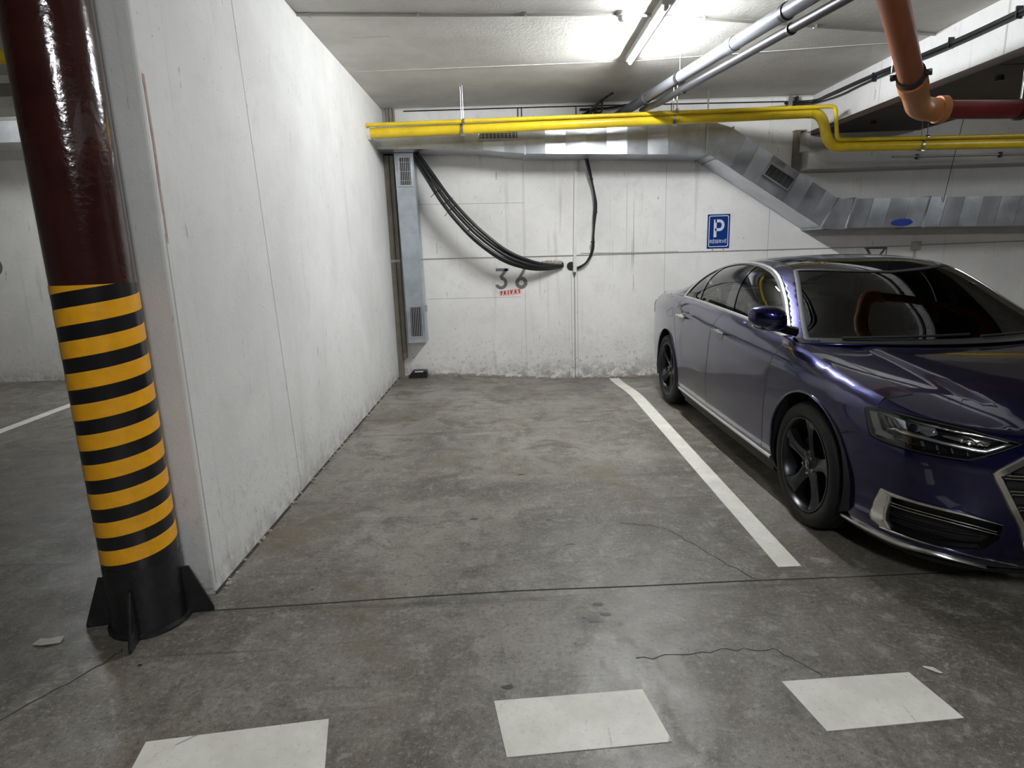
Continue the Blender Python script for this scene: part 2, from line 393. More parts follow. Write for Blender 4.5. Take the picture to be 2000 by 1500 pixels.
# expansion joint: a dark filled groove line
g = G(); pts = [(-1.47,2.565),(-1.1,2.585),(-.6,2.618),(0,2.648),(.6,2.655),(1.1,2.668),(1.7,2.673),(2.6,2.69),(4.5,2.71),(9,2.75)]
g.ribbon([tuple(p)[:2] for p in catmull([(a,b,0) for a,b in pts],6)], .009, lambda u,v,d:(u,v,d), .0012); mesh('expansion_joint', g, M['seam_d'], floor)
rnd = random.Random(3)
def crack(pts, w=.004):
    q = catmull([(a,b,0) for a,b in pts], 8); q = [(p.x+rnd.uniform(-.012,.012), p.y+rnd.uniform(-.012,.012)) for p in q]
    mesh('crack', G().ribbon(q, w, lambda u,v,d:(u,v,d), .0010), M['seam_d'], floor)
crack([(.62,3.35),(.85,3.25),(1.0,2.95),(1.15,2.67)]); crack([(.45,2.12),(.8,2.16),(1.02,2.14),(1.12,1.99)],.0035)
crack([(-2.6,1.2),(-2.0,1.75),(-1.75,2.1),(-1.66,2.3)],.006)
def blot(x, y, rx, ry, m='stain', name='stain', k=12, z=.0011):
    g = G(); vs = [(x,y,z)]
    for i in range(k):
        a = 2*math.pi*i/k; q = rnd.uniform(.7,1.15); vs.append((x+rx*q*math.cos(a), y+ry*q*math.sin(a), z))
    mesh(name, g.add(vs, [(0,i+1,(i+1)%k+1) for i in range(k)]), M[m], floor)
for x,y,rx,ry in ((.362,2.514,.028,.014),(.385,2.433,.03,.013),(.325,2.382,.03,.011),(.285,2.41,.01,.008),(.229,2.235,.006,.006),(-.25,3.47,.03,.01),(.2,3.42,.02,.008),(.05,4.2,.03,.014),(-.05,1.99,.03,.012),(-1.53,2.19,.012,.008),(-1.0,2.72,.008,.008),(.3,3.1,.03,.006)): blot(x,y,rx,ry)

# ================================================================== FLOOR MARKINGS
def marking(poly, label, cat='floor marking', group=None, name='floor_marking', sub=1):
    """a coat of paint: thin slab that follows the floor"""
    (a,b,c2,d) = [Vector((p[0],p[1],0)) for p in poly]; g = G(); n = sub
    for k in range(n+1):
        t = k/n; l = a.lerp(d,t); r = b.lerp(c2,t)
        for p in (l,r): g.v += [(p.x,p.y,fz(p.x,p.y)+.0005),(p.x,p.y,fz(p.x,p.y)+.0028)]
    for k in range(n):
        o = 4*k; g.f += [(o+1,o+3,o+7,o+5),(o,o+4,o+6,o+2),(o,o+1,o+5,o+4),(o+2,o+6,o+7,o+3)]
    g.f += [(0,2,3,1),(4*n,4*n+1,4*n+3,4*n+2)]
    ctr = (a+b+c2+d)/4
    return tag(mesh(name, g, M['paint'], at=(ctr.x,ctr.y,0)), label, cat, group)
marking([(1.299,2.785),(1.415,2.787),(1.43,7.95),(1.30,7.95)], 'long white painted line between the empty bay and the parked car', sub=24, name='bay_line')
marking([(-1.271,1.782),(-.676,1.859),(-.60,1.52),(-1.21,1.40)], 'white painted dash nearest the striped column', group='dashes across the driving lane', name='lane_dash')
marking([(-.099,1.919),(.443,1.953),(.487,1.707),(-.053,1.666)], 'middle white painted dash in the driving lane', group='dashes across the driving lane', name='lane_dash')
marking([(.959,1.969),(1.444,1.995),(1.482,1.765),(1.002,1.728)], 'cracked white painted dash in front of the parked car', group='dashes across the driving lane', name='lane_dash')
marking([(-5.09,5.2),(-4.97,5.2),(-5.09,7.95),(-5.22,7.95)], 'white painted line in the neighbouring bay behind the column', sub=6, name='bay_line')
# litter on the floor
g = G(); g.add([(-2.085,2.35,.002),(-2.03,2.33,.010),(-1.965,2.355,.004),(-1.975,2.395,.012),(-2.03,2.385,.006),(-2.08,2.392,.003)], [(0,1,5),(1,4,5),(1,2,4),(2,3,4)])
tag(mesh('paper_scrap', g, M['scrap'], at=(-2.02,2.36,0)), 'crumpled pale paper scrap on the floor left of the column', 'litter')
g = G(); g.add([(1.52,2.03,.001),(1.545,2.01,.008),(1.565,1.985,.002),(1.55,1.982,.004),(1.53,1.995,.006),(1.512,2.02,.003)], [(0,1,4,5),(1,2,3,4)])
tag(mesh('paper_scrap', g, M['scrap'], at=(1.54,2.0,0)), 'small white scrap on the floor beside the cracked dash', 'litter')

# ================================================================== STEEL COLUMN
CX, CY, CR = -1.667, 2.522, .150
col = thing('steel_column', (CX,CY,0)); tag(col, 'glossy dark brown round steel column with black and yellow stripes', 'column')
def ring_part(name, z0, z1, r, m, n=64):
    g = G().lathe([(r-.004,z0),(r,z0),(r,z1),(r-.004,z1)], (CX,CY,0), 'z', n); return mesh(name, g, m, col, smooth=True)
mesh('shaft', G().lathe([(CR,.0),(CR,ZC)], (CX,CY,0), 'z', 72), M['col'], col, smooth=True)
mesh('stripe_ground', G().lathe([(CR-.002,.30),(CR+.0012,.30),(CR+.0012,1.505),(CR-.002,1.505)], (CX,CY,0), 'z', 72), M['tape_k'], col, smooth=True)
PITCH, PHI0 = .1265, math.atan2(-CY,-CX)        # yellow tape wound as a spiral, one part for each turn
def tape(zc, top=9.0, n=40):
    g = G()
    for k in range(n+1):
        a = PHI0-math.pi+2*math.pi*k/n; zz = zc+PITCH*(k/n-.5); ca, sa = math.cos(a), math.sin(a)
        for r,z in ((CR+.0006,zz-.0335),(CR+.0024,zz-.0335),(CR+.0024,zz+.0335),(CR+.0006,zz+.0335)):
            g.v.append((CX+r*ca, CY+r*sa, min(z,top)))
    for k in range(n):
        if g.v[4*k+1][2] > top-.001 and g.v[4*k+5][2] > top-.001: continue
        for e in range(3): g.f.append((4*k+e,4*k+e+1,4*k+5+e,4*k+4+e))
    return mesh('stripe', g, M['tape_y'], col, smooth=True)
for k in range(9): tape(.392+k*PITCH)
tape(.392+9*PITCH, top=1.506)
mesh('base_sleeve', G().lathe([(CR+.02,0),(CR+.02,.012),(CR+.003,.02),(CR+.003,.315),(CR-.002,.315)], (CX,CY,0), 'z', 64), M['base_k'], col, smooth=True)
for a in (12, 102, 192, 282):
    ca, sa = math.cos(math.radians(a)), math.sin(math.radians(a))
    poly = [(CR-.01,0),(CR+.115,0),(CR+.115,.018),(CR+.035,.235),(CR-.01,.235)]
    g = G().prism(poly, lambda u,v,d:(CX+u*ca-d*sa, CY+u*sa+d*ca, v), -.006, .006); mesh('gusset', g, M['base_k'], col, bevel=.002)

# ================================================================== CEILING SERVICES
def fluorescent(x, y, z, label, tm, ln=1.24, name='fluorescent_lamp'):
    t = thing(name, (x,y,z+.075)); tag(t, label, 'lamp', 'fluorescent batten lamps')
    mesh('housing', G().box((x-.036,y-ln/2,z+.0155),(x+.036,y+ln/2,ZC-.001)), M['white_pl'], t, bevel=.006)
    mesh('tube', G().cyl((x,y-ln/2+.045,z),(x,y+ln/2-.02,z),0.0135,16), tm, t, smooth=True)
    for e in (-1,1):
        y0 = y+e*(ln/2-.02)
        mesh('end_cap', G().cyl((x,y0-.022,z),(x,y0+.022,z),.017,16), M['greybox'], t, smooth=True)
        mesh('tube_holder', G().box((x-.016,y0-.012,z),(x+.016,y0+.012,z+.02)), M['white_pl'], t)
    return t
fluorescent(1.199, 5.523, 3.245, 'lit fluorescent tube lamp on the ceiling above the empty bay', M['tube_main'], 1.37)
fluorescent(-5.0, 7.0, 3.245, 'lit fluorescent tube lamp over the neighbouring bay', M['tube_left'], 1.40)
fluorescent(.45, -1.3, 3.245, 'lit fluorescent tube lamp over the driving lane behind the empty bay', M['tube_aisle'], 1.40)
fluorescent(7.2, 4.4, 3.245, 'lit fluorescent tube lamp over the bay beyond the beam', M['tube_right'], 1.40)
# smoke detector
t = thing('smoke_detector', (.945,5.13,ZC)); tag(t, 'small round white smoke detector on the ceiling beside the lit tube', 'smoke detector')
mesh('base', G().lathe([(0,0),(.058,0),(.058,-.022),(.05,-.03),(0,-.03)], (.945,5.13,ZC), 'z', 32), M['white_pl'], t, smooth=True)
mesh('sensor_head', G().lathe([(.04,-.028),(.042,-.05),(.03,-.064),(0,-.066)], (.945,5.13,ZC), 'z', 28), M['white_pl'], t, smooth=True)
for k in range(8):
    a = k*math.pi/4; mesh('slot', G().cbox((.945+.041*math.cos(a),5.13+.041*math.sin(a),ZC-.042),(.006,.006,.012)), M['graf'], t)
def pipe(name, path, r, m, label=None, cat='pipe', group=None, parent=None, n=14, smooth_path=False, part='pipe'):
    P = catmull(path, 8) if smooth_path else [Vector(p) for p in path]
    o = mesh(name, G().tube(P, r, n), m, parent, smooth=True, at=None if parent else path[0])
    if label: tag(o, label, cat, group)
    return o
# conduit across the ceiling
t = thing('ceiling_conduit', (XL,4.94,ZC-.016)); tag(t, 'thin grey conduit running across the ceiling to the smoke detector', 'conduit')
pipe('conduit_tube', [(XL+.002,4.94,ZC-.013),(-.2,5.06,ZC-.013),(.885,5.125,ZC-.013)], .0115, M['greybox'], parent=t)
for x in (-1.38,-.6,.2): mesh('saddle_clip', G().cbox((x,4.945+(x+1.467)*.078,ZC-.013),(.02,.036,.026)), M['greybox'], t)
t = thing('ceiling_conduit', (1.23,5.2,ZC-.016)); tag(t, 'thin grey conduit across the ceiling from the lamp towards the beam', 'conduit')
pipe('conduit_tube', [(1.005,5.14,ZC-.013),(1.9,5.36,ZC-.013),(BX,5.85,ZC-.013)], .0115, M['greybox'], parent=t)
for x in (1.6,2.6,3.4): mesh('saddle_clip', G().cbox((x,5.14+(x-1.0)*.254,ZC-.013),(.02,.036,.026)), M['greybox'], t)
# grey drain pipe and the dark one beneath it
def along(p, q, y): s = (y-p[1])/(q[1]-p[1]); return tuple(p[i]+(q[i]-p[i])*s for i in range(3))
A, B = (1.335,8.03,3.115), (2.55,1.4,3.115)
t = thing('drain_pipe', A); tag(t, 'grey plastic drain pipe slung under the ceiling from the back wall', 'pipe')
pipe('pipe_run', [A,B], .052, M['greypipe'], parent=t, n=20)
for y in (6.2,4.62,3.0):
    c0 = along(A,B,y); d = Vector(B)-Vector(A); d.normalize()
    mesh('collar', G().cyl(Vector(c0)-d*.022, Vector(c0)+d*.022, .06, 20), M['black'], t, smooth=True)
    mesh('hanger_rod', G().cyl((c0[0],c0[1],3.17),(c0[0],c0[1],ZC),.005,8), M['steel'], t)
for y in (7.0,5.3): 
    c0 = along(A,B,y); mesh('socket', G().cyl(Vector(c0)-d*.05, Vector(c0)+d*.05, .058, 20), M['greypipe'], t, smooth=True)
A2, B2 = (1.522,7.15,3.008), (2.62,1.4,3.008)
t = thing('service_pipe', A2); tag(t, 'dark thin pipe slung just below the grey drain pipe', 'pipe')
pipe('pipe_run', [(1.522,7.15,3.028),(1.555,6.98,3.027),(1.60,6.75,3.010),B2], .033, M['darkpipe'], parent=t, n=16)
for y in (6.2,4.62,3.0):
    c0 = along(A2,B2,y); mesh('pipe_clip', G().cyl((c0[0],c0[1]-.012,c0[2]),(c0[0],c0[1]+.012,c0[2]),.04,16), M['black'], t)
g = G(); 
for (x,z) in ((1.06,3.16),(1.13,3.20),(1.0,3.11)): g.tube(catmull([(x,8.02,z),(x+.05,7.8,z-.04),(x+.02,7.5,z+.02),(x+.1,7.3,z+.05)],6), .012, 8)
tag(mesh('cable_bundle', g, M['black_cable'], at=(1.06,8.02,3.16), smooth=True), 'short dark cables at the back wall left of the drain pipe end', 'cable')
# yellow gas pipes
YP = 7.12
def bend(p, q, r, rad, n=7):   # rounded corner list for a polyline
    out = [Vector(p[0])]
    for a,b,c2 in zip(p, p[1:], p[2:]):
        a,b,c2 = Vector(a),Vector(b),Vector(c2); u = (a-b).normalized(); v = (c2-b).normalized()
        s = b+u*rad; e = b+v*rad
        for k in range(n+1):
            x = k/n; out.append((1-x)**2*s+2*x*(1-x)*b+x*x*e)
    out.append(Vector(p[-1])); return out
t = thing('gas_pipe', (XL,YP,2.885)); tag(t, 'thick yellow gas pipe crossing below the ceiling with a stepped right end', 'pipe')
pipe('pipe_run', bend([(XL,YP,2.878),(3.47,YP,2.945),(3.575,YP,2.588),(9.2,YP,2.52)], 0, 0, .13), .054, M['yellow'], parent=t, n=20)
for e in ((3.34,2.943),(3.74,2.586)): mesh('weld_ring', G().cyl((e[0]-.012,YP,e[1]),(e[0]+.012,YP,e[1]),.057,20), M['yellow'], t, smooth=True)
t2 = thing('gas_pipe', (XL,YP-.065,2.985)); tag(t2, 'thin yellow gas pipe running along the top of the thick one', 'pipe')
pipe('pipe_run', bend([(XL,YP-.065,2.952),(3.585,YP-.065,2.990),(3.63,YP-.065,2.648),(9.2,YP-.065,2.60)], 0, 0, .05), .021, M['yellow'], parent=t2, n=14)
M['plaster'] = M['cement']
mesh('wall_sleeve', G().cyl((XL+.001,YP,2.878),(XL+.03,YP,2.878),.066,18), M['white_pl'], t)
def hanger(x, zt, label):
    h = thing('pipe_hanger', (x,YP,ZC)); tag(h, label, 'pipe hanger', 'gas pipe hangers')
    mesh('rod', G().cyl((x-.012,YP,ZC),(x-.012,YP,zt+.05),.0055,8), M['steel'], h)
    mesh('rod', G().cyl((x+.012,YP-.06,ZC),(x+.012,YP-.06,zt+.10),.0055,8), M['steel'], h)
    mesh('clamp', G().lathe([(.056,-.014),(.062,-.014),(.062,.014),(.056,.014)], (x-.01,YP,zt-.004), 'x', 28, True), M['steel'], h, smooth=True)
    mesh('clamp', G().lathe([(.0225,-.012),(.028,-.012),(.028,.012),(.0225,.012)], (x+.012,YP-.065,zt+.066), 'x', 20, True), M['steel'], h, smooth=True)
    for dz in (.062,-.066): mesh('nut', G().cyl((x-.02,YP-.03,zt+dz),(x+.02,YP-.03,zt+dz),.010,6), M['steel'], h)
    return h
hanger(-.43, 2.893, 'steel hanger holding the yellow pipes above the dark vent grille')
hanger(1.87, 2.925, 'steel hanger holding the yellow pipes near the lit tube lamp')
hanger(4.6, 2.577, 'steel hanger holding the yellow pipes beyond the beam')
# orange drain with red branch
t = thing('soil_pipe', (2.80,4.4,2.42)); tag(t, 'orange brown soil pipe coming down to an elbow with a red branch', 'pipe')
E0 = Vector((2.80,4.4,2.42)); D0 = Vector((-.82,-1.0,.328)).normalized()
pipe('pipe_run', [E0+D0*.2, E0+D0*2.35], .068, M['orange'], parent=t, n=24)
el = [E0+D0*.46, E0+D0*.11] + [((1-x)**2*(E0+D0*.11)+2*x*(1-x)*E0+x*x*(E0+Vector((.11,0,-.003)))) for x in [k/10 for k in range(1,10)]] + [E0+Vector((.11,0,-.003)), E0+Vector((.15,0,-.004))]
pipe('elbow', el, .075, M['orange2'], parent=t, n=24)
mesh('elbow_socket', G().cyl(E0+D0*.34, E0+D0*.46, .084, 24), M['orange2'], t, smooth=True)
mesh('socket_ring', G().cyl(E0+Vector((.12,0,-.003)), E0+Vector((.17,0,-.004)), .086, 24), M['orange2'], t, smooth=True)
pipe('branch_pipe', [E0+Vector((.14,0,-.004)), E0+Vector((3.4,0,-.09))], .060, M['redpipe'], parent=t, n=20)
mesh('clamp', G().cyl(E0+D0*.49, E0+D0*.53, .080, 24), M['black'], t, smooth=True)
sx = Vector((D0.y,-D0.x,0)).normalized()
for e in (-1,1):
    c0 = E0+D0*.51+sx*e*.10
    mesh('clamp_bolt', G().cyl(c0-D0*.03, c0+D0*.03, .008, 8), M['steel'], t)
    mesh('clamp_lug', G().obox(c0-sx*e*.008, sx*.016, D0*.014, Vector((0,0,.012))), M['black'], t)
mesh('hanger_rod', G().cyl(E0+D0*1.4, (E0.x+D0.x*1.4,E0.y+D0.y*1.4,ZC), .006, 8), M['steel'], t)
for dx in (.66,2.2):
    mesh('clamp', G().cyl(E0+Vector((dx,0,-.02)), E0+Vector((dx+.04,0,-.02)), .068, 20), M['black'], t, smooth=True)
    mesh('hanger_rod', G().cyl(E0+Vector((dx+.02,0,.04)), (E0.x+dx+.02, E0.y, BZ-.03 if E0.x+dx > BX else ZC), .005, 8), M['steel'], t)
# cables on the side of the beam
t = thing('beam_cables', (BX-.02,8.0,3.3)); tag(t, 'black cables drooping along the white side of the beam', 'cable')
pipe('cable', [(3.45,8.02,3.24),(BX-.03,7.95,3.235),(BX-.02,7.6,3.222),(BX-.02,6.8,3.207),(BX-.02,5.65,3.165),(BX-.02,4.85,3.16),(BX-.02,3.5,3.17),(BX-.02,1,3.2)], .019, M['black_cable'], parent=t, smooth_path=True)
pipe('cable', [(3.47,8.02,3.22),(BX-.03,7.95,3.21),(BX-.02,7.4,3.165),(BX-.02,6.75,3.165),(BX-.02,5.65,3.135),(BX-.02,4.85,3.135),(BX-.02,3.5,3.14),(BX-.02,1,3.17)], .010, M['black_cable'], parent=t, smooth_path=True)
for y in (6.7,5.6,4.9,4.0): mesh('cable_tie', G().cbox((BX-.02,y,3.158+(y-5)*.014),(.052,.012,.085)), M['black'], t)
# suspended steel wires on the beam
for x,y,l in ((3.3,5.6,'thin suspension wire in front of the beam beside the orange pipe'),):
    tag(mesh('suspension_wire', G().cyl((x,y,ZC),(x,y,2.9),.003,6), M['steel'], at=(x,y,ZC)), l, 'wire')
# ================================================================== AIR DUCT
YF, YK = 7.52, YB-.012
def sleeve(g, a, b, y0, y1, yk=YK):
    """one sheet-metal section between stations a and b = ((xt,zt),(xb,zb))"""
    (at,ab),(bt,bb) = a,b
    v = [(ab[0],y0,ab[1]),(bb[0],y1,bb[1]),(bt[0],y1,bt[1]),(at[0],y0,at[1]),(ab[0],yk,ab[1]),(bb[0],yk,bb[1]),(bt[0],yk,bt[1]),(at[0],yk,at[1])]
    return g.add(v, [(0,1,2,3),(5,4,7,6),(4,5,1,0),(3,2,6,7),(4,0,3,7),(1,5,6,2)])
def lerp2(p,q,t): return (p[0]+(q[0]-p[0])*t, p[1]+(q[1]-p[1])*t)
def run(parent, a, b, n, m, yk=YK, amp=.006, yf=YF):
    for k in range(n):
        s0 = tuple(lerp2(a[i],b[i],k/n) for i in (0,1)); s1 = tuple(lerp2(a[i],b[i],(k+1)/n-.0006) for i in (0,1))
        e = amp*(1 if k % 2 else -1); r = random.uniform(-.0015,.0015)
        mesh('duct_section', sleeve(G(), s0, s1, yf-e+r, yf+e+r, yk), m, parent)
def flange(parent, st, w=.022, out=.014, yf=YF, yk=YK, m=None):
    t, b = Vector((st[0][0],0,st[0][1])), Vector((st[1][0],0,st[1][1])); d = (t-b).normalized(); s = Vector((d.z,0,-d.x))
    L = (t-b).length/2+out; ctr = (t+b)/2; ym = (yf+yk)/2; g = G()
    g.obox((ctr.x,yf-.004,ctr.z), s*w/2, (0,.010,0), d*L)
    for p,e in ((t,1),(b,-1)): g.obox((p.x+d.x*e*out/2,ym,p.z+d.z*e*out/2), s*w/2, (0,(yk-yf)/2,0), d*out/2)
    return mesh('flange', g, m or M['steel'], parent)
def grille(parent, c, u, v, hu, hv, nbar_u, nbar_v, y, frame=.02, blades='louvres'):
    """vent grille in the x-z plane: frame, dark opening, blades"""
    c = Vector((c[0],0,c[1])); u = Vector((u[0],0,u[1])).normalized(); v = Vector((v[0],0,v[1])).normalized()
    def P(a,b,yy): q = c+u*a+v*b; return (q.x,yy,q.z)
    g = G()
    for (a,b,da,db) in ((0,hv-frame/2,hu,frame/2),(0,-hv+frame/2,hu,frame/2),(hu-frame/2,0,frame/2,hv-frame),(-hu+frame/2,0,frame/2,hv-frame)):
        g.obox(P(a,b,y-.006), u*da, v*db, (0,.007,0))
    fr = mesh('vent_grille', g, M['galv'], parent, bevel=.002)
    mesh('opening', G().obox(P(0,0,y-.002), u*(hu-frame), v*(hv-frame), (0,.0015,0)), M['black'], fr)
    g = G()
    for k in range(nbar_u):
        a = -(hu-frame)+(k+.5)*2*(hu-frame)/nbar_u; g.obox(P(a,0,y-.0075), u*.0036, v*(hv-frame), (0,.003,0))
    for k in range(nbar_v):
        b = -(hv-frame)+(k+.5)*2*(hv-frame)/nbar_v; g.obox(P(0,b,y-.0055), u*(hu-frame), v*.0018, (0,.002,0))
    b = mesh(blades, g, M['galv'] if nbar_u > nbar_v else M['graf'], fr); b['kind'] = 'stuff'
    return fr
duct = thing('air_duct', (XL,YB,2.75)); tag(duct, 'galvanised rectangular air duct along the back wall stepping down to the right', 'air duct')
S0 = ((XL+.001,3.04),(XL+.001,2.785)); S1 = ((-.46,3.03),(-.46,2.757)); S2 = ((.25,3.015),(.25,2.678)); S3 = ((2.385,2.975),(2.385,2.603))
S4 = ((2.655,2.885),(2.47,2.555)); S5 = ((3.945,2.055),(3.765,1.735)); S6 = ((4.14,2.055),(4.06,1.728)); S7 = ((9.15,1.99),(9.15,1.62))
run(duct, S0, S1, 1, M['galv'], amp=0, yf=YF+.03); run(duct, S1, S2, 3, M['galv'], amp=.004); run(duct, S2, S3, 9, M['galv'])
run(duct, S3, S4, 1, M['galv'], amp=0); run(duct, S4, S5, 8, M['galv']); run(duct, S5, S6, 1, M['galv'], amp=0); run(duct, S6, S7, 23, M['galv'])
for s in (S1,S2,S3,S4,S5,S6): flange(duct, s, m=M['galv'])
mid = tuple(lerp2(S6[i],S7[i],.18) for i in (0,1)); flange(duct, mid, m=M['galv'])
mesh('hanger_strap', G().box((2.345,YF-.02,2.60),(2.362,YF-.017,3.3)), M['steel'], duct)
grille(duct, (-.05,2.89), (1,-.01), (0,1), .24, .062, 10, 5, YF-.012)
dd = Vector((S5[0][0]-S4[0][0],0,S5[0][1]-S4[0][1])).normalized()
grille(duct, (3.215,2.33), (dd.x,dd.z), (-dd.z,dd.x), .185, .085, 5, 9, YF-.012)
g = G(); n = 28
for ring,(yy) in ((1,YF-.0085),):
    vs = [(4.72,YF-.009,1.765)]+[(4.72+.125*math.cos(2*math.pi*i/n)*(1+.05*math.sin(5*i)),YF-.009,1.765+.042*math.sin(2*math.pi*i/n)*(1+.06*math.cos(3*i))) for i in range(n)]
    g.add(vs, [(0,i+1,(i+1)%n+1) for i in range(n)])
mesh('blue_paint_patch', g, M['bluespot'], duct)
# vertical branch in the corner
vd = thing('air_duct', (-1.19,7.92,.47)); tag(vd, 'narrow vertical galvanised duct with two vent grilles in the corner', 'air duct')
VX = lambda z: (-1.316+(2.826-z)/(2.826-.474)*.03, -1.083+(2.826-z)/(2.826-.474)*.018)
zz = [2.772]+list(np.linspace(2.74,.93,9))+[.53,.474]
for z1,z0 in zip(zz, zz[1:]):
    a, b = VX(z1), VX(z0); e = random.uniform(-.002,.002)
    mesh('duct_section', G().add([(b[0],7.80+e,z0+.0008),(b[1],7.80+e,z0+.0008),(a[1],7.803+e,z1),(a[0],7.803+e,z1),(b[0],YB-.01,z0+.0008),(b[1],YB-.01,z0+.0008),(a[1],YB-.01,z1),(a[0],YB-.01,z1)],
         [(0,1,2,3),(5,4,7,6),(4,5,1,0),(3,2,6,7),(4,0,3,7),(1,5,6,2)]), M['galv_b'], vd)
grille(vd, (-1.193,2.56), (1,0), (.012,1), .085, .178, 6, 3, 7.797)
grille(vd, (-1.172,.742), (1,0), (.012,1), .088, .205, 6, 0, 7.797)
mesh('bracket', G().box((-1.06,7.84,.86),(-1.03,7.87,.95)), M['steel'], vd, bevel=.004)
# brown strip of trunking in the corner behind it
rz = thing('corner_boxes', (-1.41,8.0,0)); tag(rz, 'taupe vertical strip of trunking in the corner beside the vertical duct', 'boxes')
mesh('corner_box', G().box((XL+.001,7.93,.0),(-1.405,YB-.001,2.77)), M['taupe'], rz, bevel=.004)  # plain taupe boxes forming the strip
mesh('corner_box', G().box((-1.403,7.95,.25),(-1.352,YB-.001,2.77)), M['taupe'], rz, bevel=.004)
mesh('strap', G().box((XL+.001,7.922,1.49),(-1.345,7.932,1.52)), M['greybox'], rz)
for x in (-1.40,-1.36,-1.32): mesh('riser_tube', G().cyl((x,8.0,3.05),(x,8.0,ZC),.016,10), M['taupe'], rz, smooth=True)

# ================================================================== CABLES ON THE BACK WALL
cb = thing('cable_bundle', (.703,8.04,1.369)); tag(cb, 'thick bundle of black cables sagging from the duct to a wall hole', 'cable')
base = [(-1.060,7.825,2.752),(-1.044,7.82,2.716),(-.891,7.76,2.469),(-.717,7.72,2.194),(-.512,7.7,1.941),(-.303,7.7,1.735),(-.029,7.73,1.53),(.254,7.8,1.414),(.483,7.9,1.373),(.70,8.015,1.369)]
for (dx,dy,dz,r,sag) in ((-.036,0,-.016,.023,-.014),(.012,-.014,.004,.023,0),(.050,0,.020,.021,.034),(0,.03,.02,.018,.02),(-.016,.02,-.04,.015,-.034)):
    P = []
    for i,(x,y,z) in enumerate(base):
        q = math.sin(math.pi*i/(len(base)-1)); f = .35+.65*q
        P.append((x+dx*f, min(y+dy*f, 8.015), z+dz*f+sag*q))
    pipe('cable', P, r, M['black_cable'], parent=cb, smooth_path=True, n=10)
for i,(t0) in enumerate((2.55,3.05,3.35,4.4)):
    P = catmull(base, 20); k = int(t0*20); a, b = P[k], P[k+1]; d = (b-a).normalized(); s = d.cross(Vector((0,1,0))).normalized()
    mesh('cable_tie', G().tube([a+s*math.cos(x)*.062+Vector((0,1,0))*math.sin(x)*.05 for x in [2*math.pi*j/16 for j in range(16)]], .0045, 6, closed=True), M['black'], cb)
    mesh('tie_tail', G().cyl(a+s*(.06 if i%2 else -.06), a+s*(.11 if i%2 else -.11)+Vector((0,-.01,-.015)), .0035, 6), M['black'], cb)
c2 = thing('wall_cable', (.88,8.04,1.35)); tag(c2, 'thin looped black cable hanging right of the white conduit', 'cable')
base2 = [(.985,7.88,2.75),(1.0,7.9,2.678),(1.047,7.93,2.514),(1.101,7.95,2.312),(1.134,7.96,2.123),(1.119,7.96,1.933),(1.1,7.96,1.724),(1.083,7.97,1.547),(1.01,7.98,1.407),(.904,8.015,1.337),(.855,8.04,1.355)]
for e,r in ((0,.013),(.016,.010),(-.010,.008)):
    pipe('cable', [(x+e*math.sin(i*1.1), y, z+e*.6) for i,(x,y,z) in enumerate(base2)], r, M['black_cable'], parent=c2, smooth_path=True, n=8)
for z,x in ((2.42,1.075),(2.02,1.127),(1.66,1.093)): mesh('cable_tie', G().cbox((x,7.957,z),(.052,.04,.010)), M['black'], c2)
# white conduit with clip
t = thing('wall_conduit', (.885,8.03,1.3)); tag(t, 'white vertical conduit on the back wall between the two black cables', 'conduit')
mesh('conduit_body', G().add([(.850,8.01,1.41),(.888,8.01,1.41),(.916,8.01,2.70),(.878,8.01,2.70),(.850,YB-.001,1.41),(.888,YB-.001,1.41),(.916,YB-.001,2.70),(.878,YB-.001,2.70)], [(0,1,2,3),(5,4,7,6),(4,5,1,0),(3,2,6,7),(4,0,3,7),(1,5,6,2)]), M['wall_b'], t, bevel=.003)
mesh('end_piece', G().box((.846,8.0,1.29),(.892,YB-.001,1.42)), M['white_pl'], t, bevel=.004)
mesh('clip', G().box((.852,8.005,1.262),(.884,YB-.001,1.292)), M['graf'], t)
# holes and chipped plaster
t = thing('wall_hole', (.835,YB,1.365)); tag(t, 'round black cable hole in the wall beside the white conduit', 'wall hole')
mesh('opening', G().cyl((.825,YB-.0015,1.365),(.825,YB+.02,1.365),.058,28), M['black'], t)
mesh('rim', G().lathe([(.056,-.003),(.064,-.003),(.064,.001),(.056,.001)], (.825,YB-.001,1.365), 'y', 28, True), M['white_pl'], t)
g = G(); R2 = random.Random(5)
for k in range(34):
    x = .42+R2.random()**.8*.27; z = 1.435-abs(x-.56)*.22+R2.uniform(-.03,.018); s = R2.uniform(.008,.024)
    g.obox((x,YB-s*.4,z), Vector((s,0,R2.uniform(-.01,.01))), (0,s*.7,0), Vector((R2.uniform(-.008,.008),0,s*.8)))
o = mesh('chipped_plaster', g, M['cement'], at=(.55,YB,1.42), bevel=.004); tag(o, 'rough brown chipped plaster above the end of the cable bundle', 'plaster', kind='stuff')
mesh('opening', G().cyl((.70,YB-.012,1.40),(.70,YB-.002,1.40),.028,14), M['black'], o)
